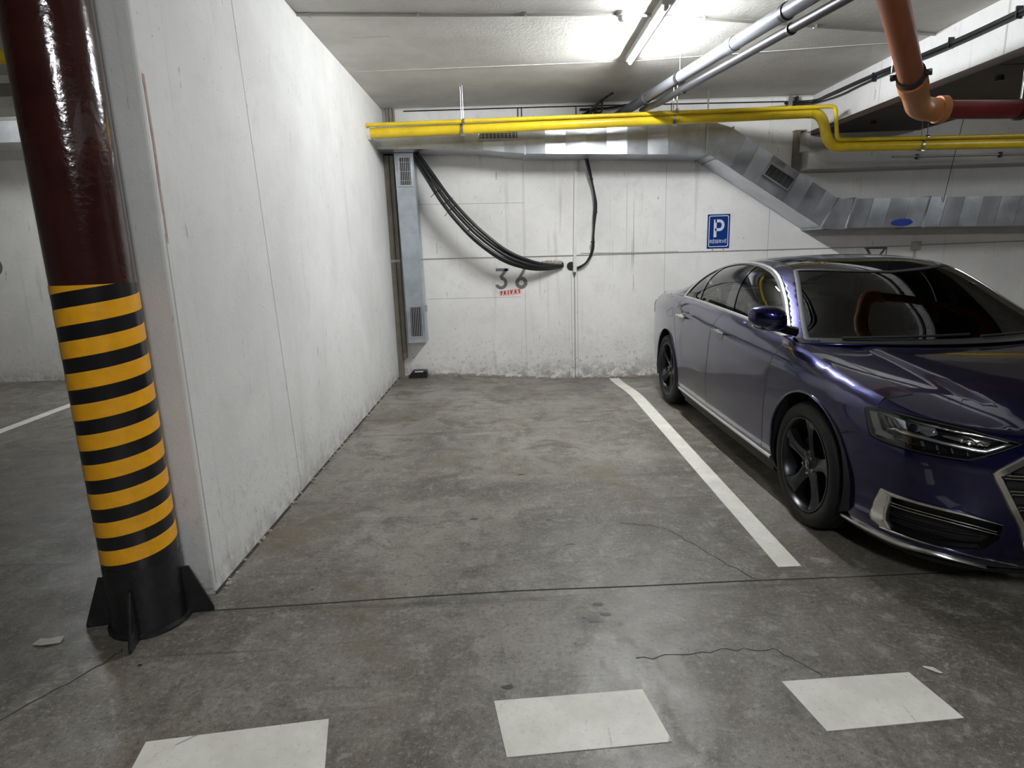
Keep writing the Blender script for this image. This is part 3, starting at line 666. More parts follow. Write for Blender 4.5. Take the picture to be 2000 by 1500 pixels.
# thin horizontal cable on the back wall with box at its right end
t = thing('surface_cable', (-1.08,YB,1.517)); tag(t, 'thin grey cable running level across the back wall behind the sign', 'cable')
pipe('cable', [(-1.07,YB-.006,1.517),(.3,YB-.006,1.505),(1.0,YB-.006,1.502),(2.6,YB-.006,1.497),(5.2,YB-.006,1.482)], .0065, M['greybox'], parent=t, n=8)
pipe('cable', [(.95,YB-.006,1.525),(1.6,YB-.006,1.512),(2.2,YB-.006,1.508)], .004, M['greybox'], parent=t, n=8)
t = thing('junction_box', (5.25,YB,1.48)); tag(t, 'small grey junction box on the back wall above the car roof', 'junction box')
mesh('box_body', G().box((5.19,YB-.05,1.43),(5.30,YB-.003,1.535)), M['greybox'], t, bevel=.006); mesh('cover', G().box((5.20,YB-.056,1.44),(5.29,YB-.05,1.525)), M['greybox'], t, bevel=.003)
pipe('tail_cable', [(5.245,YB-.012,1.43),(5.245,YB-.012,.3)], .008, M['greybox'], parent=t, n=8)
pipe('tail_cable', [(5.30,YB-.012,1.49),(7,YB-.012,1.50),(9.1,YB-.012,1.52)], .0065, M['greybox'], parent=t, n=8)
# cables near the top of the back wall
t = thing('surface_cable', (-1.2,YB,3.29)); tag(t, 'dark cable along the top of the back wall above the yellow pipes', 'cable')
pipe('cable', [(-1.2,YB-.012,3.288),(.5,YB-.012,3.285),(1.2,YB-.012,3.28),(3.75,YB-.012,3.255)], .007, M['darkpipe'], parent=t, n=8)
pipe('cable', [(1.9,YB-.012,3.19),(3.0,YB-.012,3.19),(3.6,YB-.012,3.21)], .007, M['darkpipe'], parent=t, n=8)
for x in (.195,.24,.905,2.07): mesh('drop_cable', G().cyl((x,YB-.012,3.285),(x,YB-.012,3.03),.006,8), M['darkpipe'], t)
g = G(); g.tube(catmull([(.95,8.012,3.24),(1.05,8.0,3.235),(1.3,7.97,3.235),(1.5,7.9,3.25)],6), .014, 8); g.tube(catmull([(.97,8.012,3.17),(1.05,8.0,3.2),(1.12,8.0,3.23)],6), .018, 8)
mesh('loop', g, M['black_cable'], t, smooth=True)
mesh('bracket', G().box((3.48,7.98,3.20),(3.53,YB-.004,ZC-.014)), M['steel'], t)
mesh('bracket', G().box((3.58,7.98,3.24),(3.60,YB-.004,ZC-.014)), M['darkpipe'], t)
# conduits on the ledge, right
t = thing('ledge_conduit', (3.8,7.79,2.5)); tag(t, 'thin pale conduit along the ledge under the yellow pipes', 'conduit')
pipe('conduit_tube', [(4.7,7.785,2.545),(9.1,7.785,2.50)], .012, M['greybox'], parent=t, n=10)
for x in (5.0,6.0,7.4): mesh('saddle_clip', G().cbox((x,7.785,2.542-(x-4.7)*.010),(.03,.03,.06)), M['black'], t)
t = thing('ledge_bracket', (3.62,8.0,2.4)); tag(t, 'brown steel post on the back wall under the end of the beam', 'post')
mesh('post', G().box((3.585,7.94,2.45),(3.635,YB-.001,2.90)), M['taupe'], t, bevel=.004); mesh('foot', G().box((3.57,7.95,2.44),(3.65,YB-.001,2.455)), M['taupe'], t)
mesh('cap', G().box((3.58,7.96,2.90),(3.72,YB-.001,2.915)), M['taupe'], t)
tag(mesh('suspension_wire', G().cyl((5.36,7.50,ZC),(5.17,7.50,1.98),.004,6), M['black'], at=(5.36,7.50,ZC)), 'thin dark wire holding the lower duct below the beam', 'wire')
# duct, pipe in the neighbouring bay
nd = thing('air_duct', (-5,8.5,2.98)); tag(nd, 'galvanised duct on the back wall of the neighbouring bay behind the column', 'air duct')
for k in range(16):
    x0 = -9.1+k*.45; mesh('duct_section', G().box((x0,7.5+(.006 if k%2 else -.006),2.98),(x0+.447,8.0,3.21)), M['galv'], nd)
t = thing('gas_pipe', (-5,5.3,3.2)); tag(t, 'yellow pipe below the ceiling of the neighbouring bay', 'pipe')
pipe('pipe_run', [(-9.1,5.3,3.2),(XL-.37,5.3,3.2)], .05, M['yellow'], parent=t, n=16)
for x in (-7.5,-5,-3): mesh('hanger_rod', G().cyl((x,5.3,3.24),(x,5.3,ZC),.006,8), M['steel'], t)

# ================================================================== SIGN AND LETTERING
def glyphs(body, h, bold=0.0, sx=1.0):
    """letters as flat 2-D polygons (x from 0, baseline 0, cap height h)"""
    cu = bpy.data.curves.new('t', 'FONT'); cu.body = body; cu.offset = bold; cu.resolution_u = 4
    ob = bpy.data.objects.new('t', cu); COL.objects.link(ob); bpy.context.view_layer.update()
    me = bpy.data.meshes.new_from_object(ob.evaluated_get(bpy.context.evaluated_depsgraph_get()))
    v = [(p.co.x, p.co.y) for p in me.vertices]; f = [tuple(q.vertices) for q in me.polygons]
    bpy.data.objects.remove(ob); bpy.data.curves.remove(cu); bpy.data.meshes.remove(me)
    x0 = min(p[0] for p in v); y1 = .69 if any(ch.isupper() for ch in body) else max(p[1] for p in v)
    return [((p[0]-x0)/y1*h*sx, p[1]/y1*h) for p in v], f
def lettering(name, body, x, z, h, y, m, parent, width=None, bold=0.0, rot=0.0):
    v, f = glyphs(body, h, bold); w = max(p[0] for p in v); k = (width/w) if width else 1
    g = G().add([(x+p[0]*k*math.cos(rot)-p[1]*math.sin(rot), y, z+p[0]*k*math.sin(rot)+p[1]*math.cos(rot)) for p in v], f)
    return mesh(name, g, m, parent)
sx0,sx1,sz0,sz1 = 2.565,2.850,1.530,1.953
sg = thing('parking_sign', (2.71,YB,1.74)); tag(sg, 'blue and white reserved parking sign with a large P on the wall', 'sign')
mesh('panel', G().box((sx0,YB-.008,sz0),(sx1,YB-.001,sz1)), M['blue_sign'], sg, bevel=.0015)
def rrect(x0,z0,x1,z1,r,n=6):
    out = []
    for cx,cz,a0 in ((x1-r,z1-r,0),(x0+r,z1-r,90),(x0+r,z0+r,180),(x1-r,z0+r,270)):
        for k in range(n+1): a = math.radians(a0+90*k/n); out.append((cx+r*math.cos(a),cz+r*math.sin(a)))
    return out
o_, i_ = rrect(sx0+.016,sz0+.018,sx1-.016,sz1-.016,.022), rrect(sx0+.026,sz0+.028,sx1-.026,sz1-.026,.015); n = len(o_)
mesh('border', G().add([(p[0],YB-.0088,p[1]) for p in o_]+[(p[0],YB-.0088,p[1]) for p in i_], [(i,(i+1)%n,(i+1)%n+n,i+n) for i in range(n)]), M['white_sign'], sg)
# letter P: stem and bowl
def xz(y): return lambda u,v,d:(u,y,v)
px, pz, ph = sx0+.080, sz0+.140, .218
bowl = [(px+.018,pz+ph-.018)]+[(px+.018+.055+.045*math.cos(a),pz+ph-.018-.0535+.0535*math.sin(a)) for a in np.linspace(math.pi/2,-math.pi/2,14)]+[(px+.018,pz+ph-.018-.107)]
g = G().ribbon([(px+.018,pz),(px+.018,pz+ph)], .036, xz(YB), 0); g.ribbon(bowl, .036, xz(YB), 0)
g.v = [(a,YB-.009,c) for a,b,c in g.v]; mesh('letter', g, M['white_sign'], sg)
lettering('lettering', 'R\u00c9SERV\u00c9', sx0+.036, sz0+.066, .042, YB-.009, M['white_sign'], sg, width=.212, bold=.006)
for x in (.075,.215): mesh('screw', G().cyl((sx0+x,YB-.0015,sz0-.016),(sx0+x,YB-.001,sz0-.016),.008,10), M['graf'], sg)
# stencilled bay number
num = thing('bay_number', (.06,YB,1.10)); tag(num, 'grey painted number 36 on the back wall under the cable bundle', 'painted number')
yy = YB-.0012; s = .262; x0 = -.155; z0 = 1.105
def T(x,z): return (x0+x*s, z0+z*s)
w = .040
def strokes(name, lst, m, parent, y=yy):
    g = G()
    for pts,ww in lst: g.ribbon(pts, ww, lambda u,v,d:(u,d,v), y)
    return mesh(name, g, m, parent)
arc3 = [T(.27+.235*math.cos(a), .29+.235*math.sin(a)) for a in np.radians(np.linspace(95,-160,26))]
strokes('numeral', [([T(.03,.935),T(.66,.935)],w*.9),([T(.57,.96),T(.24,.545)],w)], M['num'], num); strokes('numeral', [(arc3,w*1.05)], M['num'], num, yy-.0004)
arc6 = [T(1.27+.215*math.cos(a), .27+.215*math.sin(a)) for a in np.radians(np.linspace(0,360,32))]
strokes('numeral', [(arc6,w*1.15)], M['num'], num); strokes('numeral', [([T(1.48,1.0),T(1.30,.68),T(1.10,.36)],w)], M['num'], num, yy-.0004)
pv = thing('painted_word', (.05,YB,1.03)); tag(pv, 'small red painted word PRIVAT under the bay number', 'painted word')
mesh('overspray', G().add([(-.112,yy,1.012),(.06,yy,1.018),(.172,yy,1.036),(.178,yy,1.098),(.12,yy,1.104),(-.02,yy,1.085),(-.115,yy,1.080)], [tuple(range(7))]), M['pink'], pv)
def serif_word():
    # serif capitals drawn as strokes on a unit cap height
    L = {'P':[([(.1,0),(.1,1)],.2),([(.1,.92),(.38,.92),(.5,.72),(.38,.5),(.1,.5)],.15),([(-.06,.04),(.28,.04)],.09),([(-.06,.96),(.2,.96)],.09)],
         'R':[([(.1,0),(.1,1)],.2),([(.1,.92),(.38,.92),(.48,.74),(.38,.54),(.1,.54)],.14),([(.25,.54),(.52,.04)],.18),([(-.06,.04),(.26,.04)],.09),([(.42,.04),(.64,.04)],.09)],
         'I':[([(.1,0),(.1,1)],.2),([(-.06,.04),(.26,.04)],.09),([(-.06,.96),(.26,.96)],.09)],
         'V':[([(.06,.96),(.3,0)],.2),([(.54,.96),(.3,0)],.12),([(-.08,.96),(.2,.96)],.09),([(.42,.96),(.68,.96)],.09)],
         'A':[([(.06,.04),(.3,1)],.12),([(.3,1),(.54,.04)],.2),([(.14,.36),(.46,.36)],.1),([(-.06,.04),(.18,.04)],.09),([(.42,.04),(.68,.04)],.09)],
         'T':[([(.3,0),(.3,1)],.2),([(.02,.93),(.58,.93)],.13),([(.05,.94),(.05,.82)],.07),([(.55,.94),(.55,.82)],.07),([(.14,.04),(.46,.04)],.09)]}
    x = -.092; h = .050; rot = .11
    for ch, adv in (('P',.85),('R',.95),('I',.68),('V',1.0),('A',.98),('T',.8)):
        g = G(); zb = 1.026+(x+.092)*.07
        for pts,ww in L[ch]: g.ribbon([(x+p[0]*h*.8, zb+p[1]*h+p[0]*h*.08) for p in pts], ww*h*1.15, lambda u,v,d:(u,d,v), yy-.0006)
        mesh('letter', g, M['red'], pv); x += adv*h*1.02
serif_word()
# marking half hidden behind the car roof, and number edge in the next bay
mk = thing('wall_marking', (4.74,YB,1.40)); tag(mk, 'dark painted triangular marking on the wall just above the car roof', 'wall marking')
def bw(*pts): return [tuple(p) for p in pts]
strokes('stroke', [(bw((4.60,1.475),(4.89,1.468)),.028)], M['graf'], mk); strokes('stroke', [(bw((4.625,1.475),(4.70,1.345)),.036)], M['graf'], mk, yy-.0004)
strokes('stroke', [(bw((4.87,1.468),(4.79,1.36)),.028)], M['graf'], mk, yy-.0008); strokes('stroke', [(bw((4.885,1.47),(4.885,1.30)),.012)], M['graf'], mk, yy-.0006)
nb = thing('bay_number', (-7.0,8.55,1.55)); tag(nb, 'partly cut off grey painted bay number in the neighbouring bay', 'painted number')
arcn = [(-6.98+.11*math.cos(a), 1.60+.11*math.sin(a)) for a in np.radians(np.linspace(120,-150,22))]
strokes('numeral', [(arcn,.05)], M['num'], nb, 8.5485); strokes('numeral', [([(-7.06,1.90),(-6.90,1.90)],.045),([(-7.04,1.90),(-7.05,1.70)],.045)], M['num'], nb, 8.5488)

# ================================================================== BAIT BOX
bb = thing('bait_box', (-1.20,7.93,fz(-1.2,7.93))); tag(bb, 'small black plastic bait box on the floor in the back corner', 'box')
zf = fz(-1.2,7.93); prof = [(0,0),(.24,0),(.24,.075),(.225,.095),(.055,.095),(.0,.03)]
mesh('case', G().prism(prof, lambda u,v,d:(-1.33+u,d,zf+v), 7.86, 8.0), M['black'], bb, bevel=.008)
mesh('lid_edge', G().box((-1.275,7.855,zf+.068),(-1.09,7.862,zf+.076)), M['black'], bb)
mesh('label_plate', G().box((-1.245,7.8545,zf+.078),(-1.135,7.8605,zf+.092)), M['white_pl'], bb)
# ================================================================== PARKED CAR: body surfaces (s from the nose, y from the centre line, z up)
def nspline(xs,ys):
    xs=np.asarray(xs,float); ys=np.asarray(ys,float); n=len(xs); h=np.diff(xs)
    A=np.zeros((n,n)); r=np.zeros(n); A[0,0]=A[-1,-1]=1
    for i in range(1,n-1):
        A[i,i-1]=h[i-1]; A[i,i]=2*(h[i-1]+h[i]); A[i,i+1]=h[i]
        r[i]=6*((ys[i+1]-ys[i])/h[i]-(ys[i]-ys[i-1])/h[i-1])
    M=np.linalg.solve(A,r)
    def f(x):
        x=np.clip(np.asarray(x,float),xs[0],xs[-1]); i=np.clip(np.searchsorted(xs,x)-1,0,n-2)
        a=(xs[i+1]-x)/h[i]; b=1-a
        return a*ys[i]+b*ys[i+1]+((a**3-a)*M[i]+(b**3-b)*M[i+1])*h[i]**2/6
    return f
def pchip(xs,ys):
    xs=np.asarray(xs,float); ys=np.asarray(ys,float); h=np.diff(xs); d=np.diff(ys)/h; m=np.zeros(len(xs))
    for i in range(1,len(xs)-1):
        if d[i-1]*d[i]>0: m[i]=2*d[i-1]*d[i]/(d[i-1]+d[i])
    m[0],m[-1]=d[0],d[-1]
    def f(x):
        x=np.clip(np.asarray(x,float),xs[0],xs[-1]); i=np.clip(np.searchsorted(xs,x)-1,0,len(h)-1)
        t=(x-xs[i])/h[i]; 
        return (2*t**3-3*t**2+1)*ys[i]+(t**3-2*t**2+t)*h[i]*m[i]+(-2*t**3+3*t**2)*ys[i+1]+(t**3-t**2)*h[i]*m[i+1]
    return f
# ---- plan outline -----------------------------------------------------------
PL=np.array([(0,0),(.008,.2),(.035,.4),(.085,.57),(.17,.71),(.29,.805),(.45,.868),(.68,.915),(.97,.938),(1.4,.948),(2.2,.955),(3.0,.955),(3.6,.95),(4.0,.94),(4.4,.91),(4.75,.85),(4.95,.76),(5.06,.62),(5.09,.4),(5.10,0)])
_cl=np.r_[0,np.cumsum(np.linalg.norm(np.diff(PL,axis=0),axis=1))]
plan_s=nspline(_cl,PL[:,0]); plan_y=nspline(_cl,PL[:,1]); AMAX=_cl[-1]
_aa=np.linspace(0,AMAX,4000); _ss=plan_s(_aa)
_k=(_aa>.5)&(_aa<AMAX-.5)
def a_of_s(s): return np.interp(s,_ss[_k],_aa[_k])      # side region
_kf=_aa<1.6
def a_of_y(y): return np.interp(y,plan_y(_aa[_aa<.9]),_aa[_aa<.9])  # front region
zs_=nspline([-.1,.0,.15,.35,.6,.95,1.3,1.6,2.0,2.5,3.1,3.6,4.1,4.6,5.1],[.785,.79,.80,.825,.875,.935,.985,1.015,1.045,1.07,1.092,1.10,1.095,1.075,1.06])
zcr_=nspline([-.1,.0,.3,.6,1.0,1.6,2.5,3.6,4.4,5.1],[.72,.725,.75,.79,.83,.865,.90,.935,.95,.95])
lean_=pchip([0,.3,.8,1.4,1.8,5.1],[.02,.035,.055,.072,.078,.08])
dside=pchip([.10,.16,.22,.30,.42,.55,.68,.80,1.2],[.14,.085,.045,.018,.008,.0,.002,.006,.010])
dfront=pchip([.10,.16,.22,.3,.4,.5,.6,.68,.74,.80,1.2],[.16,.10,.055,.03,.012,.0,.0,.008,.025,.05,.2])
drear=pchip([.15,.25,.4,.6,.8,.95,1.1,1.3],[.12,.06,.01,0,.02,.05,.09,.2])
_af0,_af1=.45,1.35; _ar=AMAX-1.2
def wrapd(a,z):
    s=plan_s(a); zs=zs_(s); zc=zcr_(s)
    wf=1-sst((a-_af0)/(_af1-_af0)); wr=sst((a-_ar)/.8)
    up=np.clip((z-zc)/(zs-zc),0,1.3)
    ds=dside(z)+lean_(s)*up**1.6
    d=ds*(1-wf-wr)+dfront(z)*wf+drear(z)*wr
    r=.03; t=np.clip((z-zs+r)/r,0,.985)
    return d+(r-np.sqrt(r*r-(t*r)**2))*(1-wr)
def wrap(a,z):
    a=np.asarray(a,float); z=np.asarray(z,float); e=1e-3
    s,y=plan_s(a),plan_y(a)
    ts=plan_s(np.minimum(a+e,AMAX))-plan_s(np.maximum(a-e,0)); ty=plan_y(np.minimum(a+e,AMAX))-plan_y(np.maximum(a-e,0))
    L=np.hypot(ts,ty); ns,ny=-ty/L,ts/L   # outward
    d=wrapd(a,z)
    return np.stack([s-ns*d,y-ny*d,z],-1)
# shoulder edge curve as function of s
_ae=np.linspace(0,AMAX,3000); _E=wrap(_ae,zs_(plan_s(_ae))-.0005)
_kk=(_ae>.02)&(_ae<AMAX-.02)
def edge(s):
    return np.interp(s,_E[:,0],_E[:,1]),np.interp(s,_E[:,0],_E[:,2])
SF=float(_E[0,0])
_m=np.argsort(_E[:,0]); _E=_E[_m]
# ---- bonnet / boot top ------------------------------------------------------
zc_top=nspline([-.05,.06,.2,.4,.7,1.0,1.3,1.5],[.77,.79,.838,.885,.93,.962,.985,.99])
zc_boot=nspline([4.1,4.4,4.7,4.95,5.1],[1.13,1.125,1.115,1.10,1.06])
def hood(s,y):
    s=np.asarray(s,float); y=np.asarray(y,float); ye,ze=edge(s); ye=np.maximum(ye,.02)
    q=np.clip(np.abs(y)/ye,0,1)
    zc=np.where(s<2.5,zc_top(s),zc_boot(s))
    zc=np.maximum(zc,ze+.003)
    z=zc-(zc-ze)*q**2.4
    dome=.012*sst((.66-q)/.10)*sst((s-.2)/.4)*(s<2.5)
    return np.stack([s,y,z+dome],-1)
# ---- canopy -----------------------------------------------------------------
zc_can=nspline([1.08,1.2,1.4,1.6,1.8,1.92,2.1,2.4,2.7,3.0,3.3,3.6,3.9,4.2,4.45],[.985,1.04,1.15,1.258,1.355,1.40,1.442,1.468,1.475,1.463,1.43,1.37,1.285,1.19,1.11])
sweep_=pchip([1.08,1.8,2.3,2.8,3.4,4.0,4.45],[.24,.22,.1,0,-.08,-.2,-.25])
def canopy(g,t):
    g=np.asarray(g,float); t=np.asarray(t,float)
    sw=sweep_(g); yb,zb=edge(g+sw); yb=yb-.006; zb=zb-.002
    zc=np.maximum(zc_can(g),zb+.004); H=zc-zb
    y1,z1=yb-.075-.03*H,zb+1.02*H; y2,z2=.56*yb,zc
    b0,b1,b2,b3=(1-t)**3,3*t*(1-t)**2,3*t*t*(1-t),t**3
    y=b0*yb+b1*y1+b2*y2; z=b0*zb+b1*z1+b2*z2+b3*zc
    return np.stack([g+sw*(y/yb)**2,y,z],-1)
def wrap2(a, z):                      # both halves of the wrap-round surface
    a = np.asarray(a, float); P = wrap(np.abs(a), z); P[...,1] *= np.where(a < 0, -1, 1); return P
def canopy2(g, t):
    t = np.asarray(t, float); P = canopy(g, np.where(t > 1, 2-t, t)); P[...,1] *= np.where(t > 1, -1, 1); return P
SURF = dict(w=wrap2, h=hood, c=canopy2)
CAR = thing('parked_car', (2.56,2.28,0), math.radians(.6)); LOC[CAR.name] = Vector((0,0,0))
tag(CAR, 'dark blue saloon car parked nose out in the next bay', 'car')
def cl(P): return np.stack([-P[...,1], P[...,0], P[...,2]], -1)      # car -> local axes of the car object
def snormal(sf, a, b):
    f = SURF[sf]; e = 1.5e-3
    du = cl(f(a+e,b)-f(a-e,b)); dv = cl(f(a,b+e)-f(a,b-e)); n = np.cross(du,dv)
    L = np.linalg.norm(n, axis=-1, keepdims=True); n = n/np.maximum(L,1e-12)
    P = cl(f(a,b)); c = np.stack([0*P[...,0], np.clip(P[...,1],1.0,4.2), 0*P[...,0]+.55], -1)
    s = np.sign(np.sum(n*(P-c), -1, keepdims=True)); s[s == 0] = 1
    return n*s
def pip(poly, x, y):                   # points in polygon
    poly = np.asarray(poly); c = np.zeros(len(x), bool); j = len(poly)-1
    for i in range(len(poly)):
        xi,yi = poly[i]; xj,yj = poly[j]
        if yi != yj:
            m = ((yi > y) != (yj > y)) & (x < (xj-xi)*(y-yi)/(yj-yi)+xi); c ^= m
        j = i
    return c
def dens(poly, h, closed=True):
    out = []; n = len(poly)
    for i in range(n if closed else n-1):
        a, b = np.array(poly[i],float), np.array(poly[(i+1)%n],float); k = max(1, int(math.ceil(np.linalg.norm(b-a)/h)))
        for q in range(k): out.append(tuple(a+(b-a)*q/k))
    if not closed: out.append(tuple(poly[-1]))
    return out
def smoothline(pts, n=6):
    return [(p.x,p.y) for p in catmull([(a,b,0) for a,b in pts], n)]
def patch(sf, outer, holes=(), h=.03, off=0.0):
    outer = dens(outer, h); holes = [dens(q, h) for q in holes]
    V = []; E = []
    for ring in [outer]+list(holes):
        o = len(V); V += ring; E += [(o+i, o+(i+1)%len(ring)) for i in range(len(ring))]
    A = np.array(V); lo, hi = A.min(0), A.max(0)
    gx, gy = np.meshgrid(np.arange(lo[0]+h/2,hi[0],h), np.arange(lo[1]+h/2,hi[1],h)); q = np.stack([gx.ravel(),gy.ravel()],1)
    if len(q):
        k = pip(outer, q[:,0], q[:,1])
        for r in holes: k &= ~pip(r, q[:,0], q[:,1])
        q = q[k]
        if len(q):
            d = np.min(np.linalg.norm(q[:,None,:]-A[None,:,:],axis=2),1); q = q[d > .45*h]; V = V+[tuple(x) for x in q]
    r = delaunay_2d_cdt([Vector(v) for v in V], E, [], 0, 1e-6)
    vv = np.array([tuple(v) for v in r[0]]); ff = np.array([tuple(f) for f in r[2]])
    c = vv[ff].mean(1); k = pip(outer, c[:,0], c[:,1])
    for q in holes: k &= ~pip(q, c[:,0], c[:,1])
    ff = ff[k]; a, b = vv[:,0], vv[:,1]
    N = snormal(sf, a, b); P = cl(SURF[sf](a,b))+N*off
    fn = np.cross(P[ff[:,1]]-P[ff[:,0]], P[ff[:,2]]-P[ff[:,0]]); fl = np.sum(fn*N[ff].mean(1),1) < 0
    ff[fl] = ff[fl][:,::-1]
    return P, N, ff
def cpanel(name, patches, m, parent=None, mirror=False, rim=0.0):
    """join surface patches into one mesh part of the car; mirror=True builds the far side"""
    P = []; N = []; F = []; o = 0
    for p,n,f in patches: P.append(p); N.append(n); F.append(f+o); o += len(p)
    P, N, F = np.concatenate(P), np.concatenate(N), np.concatenate(F)
    if mirror: P = P*[-1,1,1]; N = N*[-1,1,1]; F = F[:,::-1]
    me = bpy.data.meshes.new(name); me.from_pydata(P.tolist(), [], F.tolist()); me.update()
    me.polygons.foreach_set('use_smooth', [True]*len(me.polygons)); me.materials.append(m)
    me.normals_split_custom_set_from_vertices(N.tolist())
    ob = bpy.data.objects.new(name, me); COL.objects.link(ob); ob.parent = parent or CAR; LOC[ob.name] = Vector((0,0,0))
    if rim:
        s = ob.modifiers.new('thickness', 'SOLIDIFY'); s.thickness = rim; s.offset = -1
    return ob
def cmesh(name, g, m, parent=None, smooth=True, bevel=0, mirror=False):
    """mesh part given in car coordinates (s,y,z)"""
    h = G(); h.f = g.f; h.v = [((y if mirror else -y), s, z) for s,y,z in g.v]
    return mesh(name, h, m, parent or CAR, smooth=smooth, bevel=bevel)
def both(fn):
    return [fn(False), fn(True)]
def strip(sf, line, w, off=.003, th=.006, closed=False):
    """raised trim strip of width w lying on a surface along a parameter line; w may be a list"""
    L = dens(line, .025, closed=closed); n = len(L); A = np.array(L); P = cl(SURF[sf](A[:,0],A[:,1])); N = snormal(sf, A[:,0], A[:,1])
    W = np.interp(np.linspace(0,1,n), np.linspace(0,1,len(w)), w) if isinstance(w,(list,tuple)) else np.full(n,w)
    T = np.gradient(P, axis=0); T /= np.maximum(np.linalg.norm(T,axis=1,keepdims=True),1e-9); B = np.cross(N,T)
    g = G(); prof = [(-.5,-.3),(-.5,.45),(-.28,1),(.28,1),(.5,.45),(.5,-.3)]; k = len(prof)
    for i in range(n):
        for u,v in prof:
            q = P[i]+B[i]*u*W[i]+N[i]*(off+v*th); g.v.append((q[1],-q[0],q[2]))
    for i in range(n if closed else n-1):
        j = (i+1) % n
        for e in range(k): g.f.append((i*k+e, i*k+(e+1)%k, j*k+(e+1)%k, j*k+e))
    if not closed: g.f += [tuple(range(k)), tuple(reversed(range((n-1)*k,n*k)))]
    return g
# ------------------------------------------------------------------ car materials
def car_paint():
    k = NB('dark_blue_metallic_paint'); k.b.inputs['Metallic'].default_value = .9
    fl = k.voro(900); c = k.mix(k.rng(fl, 0, .6, 0, .35), (.0035,.0035,.045), (.008,.0085,.095))
    k.b.inputs['Coat Weight'].default_value = 1; k.b.inputs['Coat Roughness'].default_value = .015; k.b.inputs['Coat IOR'].default_value = 1.55
    return k.out(c, .28)
M['paint_car'] = car_paint()
M['chrome'] = simple('chrome_trim', (.80,.79,.76), .09, 1.0)
M['satin'] = simple('satin_aluminium_trim', (.78,.77,.74), .30, 1.0)
M['gloss_k'] = simple('gloss_black_trim', (.006,.006,.007), .06, coat=.5)
M['matt_k'] = simple('matt_black_plastic', (.009,.009,.010), .6)
M['tyre'] = simple('tyre_rubber', (.006,.006,.0063), .62, bump=.2, bscale=120, spec=.3)
M['rim'] = simple('dark_grey_alloy', (.020,.020,.022), .28, .6, var=.1, scale=30)
M['disc'] = simple('brake_disc_steel', (.20,.20,.21), .4, 1.0)
M['leather'] = simple('dark_leather', (.012,.011,.011), .5, bump=.1, bscale=60)
M['lamp_w'] = simple('white_lamp_reflector', (.62,.63,.64), .3)
M['lamp_g'] = simple('grey_lamp_reflector', (.24,.25,.26), .2, .6)
def glass(name, tint, gl=1.0, ior=1.5, rough=.0):
    m = bpy.data.materials.new(name); m.use_nodes = True; nt = m.node_tree; N, L = nt.nodes, nt.links; N.remove(N['Principled BSDF'])
    out = N['Material Output']; tr = N.new('ShaderNodeBsdfTransparent'); tr.inputs[0].default_value = (*tint,1)
    gs = N.new('ShaderNodeBsdfGlossy'); gs.inputs['Roughness'].default_value = rough; gs.inputs['Color'].default_value = (gl,gl,gl,1)
    fr = N.new('ShaderNodeFresnel'); fr.inputs['IOR'].default_value = ior
    mx = N.new('ShaderNodeMixShader'); L.new(fr.outputs[0], mx.inputs[0]); L.new(tr.outputs[0], mx.inputs[1]); L.new(gs.outputs[0], mx.inputs[2]); L.new(mx.outputs[0], out.inputs['Surface'])
    return m
M['glass'] = glass('tinted_car_glass', (.32,.38,.35), 1, 1.62)
M['glass_w'] = glass('green_tinted_windscreen', (.15,.19,.165), .7, 1.46)
M['glass_d'] = glass('dark_tinted_rear_glass', (.22,.25,.23), 1, 1.62)
M['glass_r'] = simple('black_glass_roof', (.004,.004,.005), .03, coat=.4)
M['lens'] = glass('clear_lamp_lens', (.93,.94,.95), 1, 1.5)

# ------------------------------------------------------------------ outlines
FA = (.995,.372,.397); RA = (3.855,.362,.412)          # wheel arches: s, z, radius
A_ = lambda s: float(a_of_s(s))
def zt(s): return float(zs_(s))
def arc(c, a0, a1, n=28): return [(A_(c[0]+c[2]*math.cos(math.radians(t))), c[1]+c[2]*math.sin(math.radians(t))) for t in np.linspace(a0,a1,n)]
LAMP = [(1.16,.796),(1.108,.689),(1.091,.68),(1.002,.67),(.856,.667),(.69,.668),(.631,.695),(.509,.75),(.537,.756),(.702,.791),(.852,.802),(1.016,.81),(1.097,.812),(1.147,.805)]
FOG = [(1.030,.442),(1.050,.399),(1.084,.289),(1.079,.258),(1.034,.246),(.959,.245),(.788,.247),(.60,.262),(.545,.33),(.541,.403),(.667,.44),(.765,.446),(.856,.446),(.957,.446)]
GR = [(.0,.745),(.455,.725),(.607,.622),(.54,.485),(.488,.395),(.45,.29),(.40,.235),(0,.235)]
gap = .0034
def lowz(a): return .165
doorF = smoothline([(A_(1.40),zt(1.40)),(A_(1.425),.945),(A_(1.44),.874),(A_(1.482),.743),(A_(1.50),.553),(A_(1.515),.40),(A_(1.54),.268)],5)
doorB = smoothline([(A_(2.485),zt(2.485)),(A_(2.545),.917),(A_(2.582),.70),(A_(2.60),.50),(A_(2.615),.268)],5)
doorR = smoothline([(A_(3.56),zt(3.56)),(A_(3.585),.93),(A_(3.575),.85),(A_(3.515),.72),(A_(3.435),.56),(A_(3.395),.44),(A_(3.39),.268)],6)
def shift(line, d): return [(a+d, z) for a,z in line]
def topline(s0, s1, n): return [(A_(s), zt(s)) for s in np.linspace(s0,s1,n)]
fa_end = math.degrees(math.asin((.268-FA[1])/FA[2]))    # arch angle at sill level
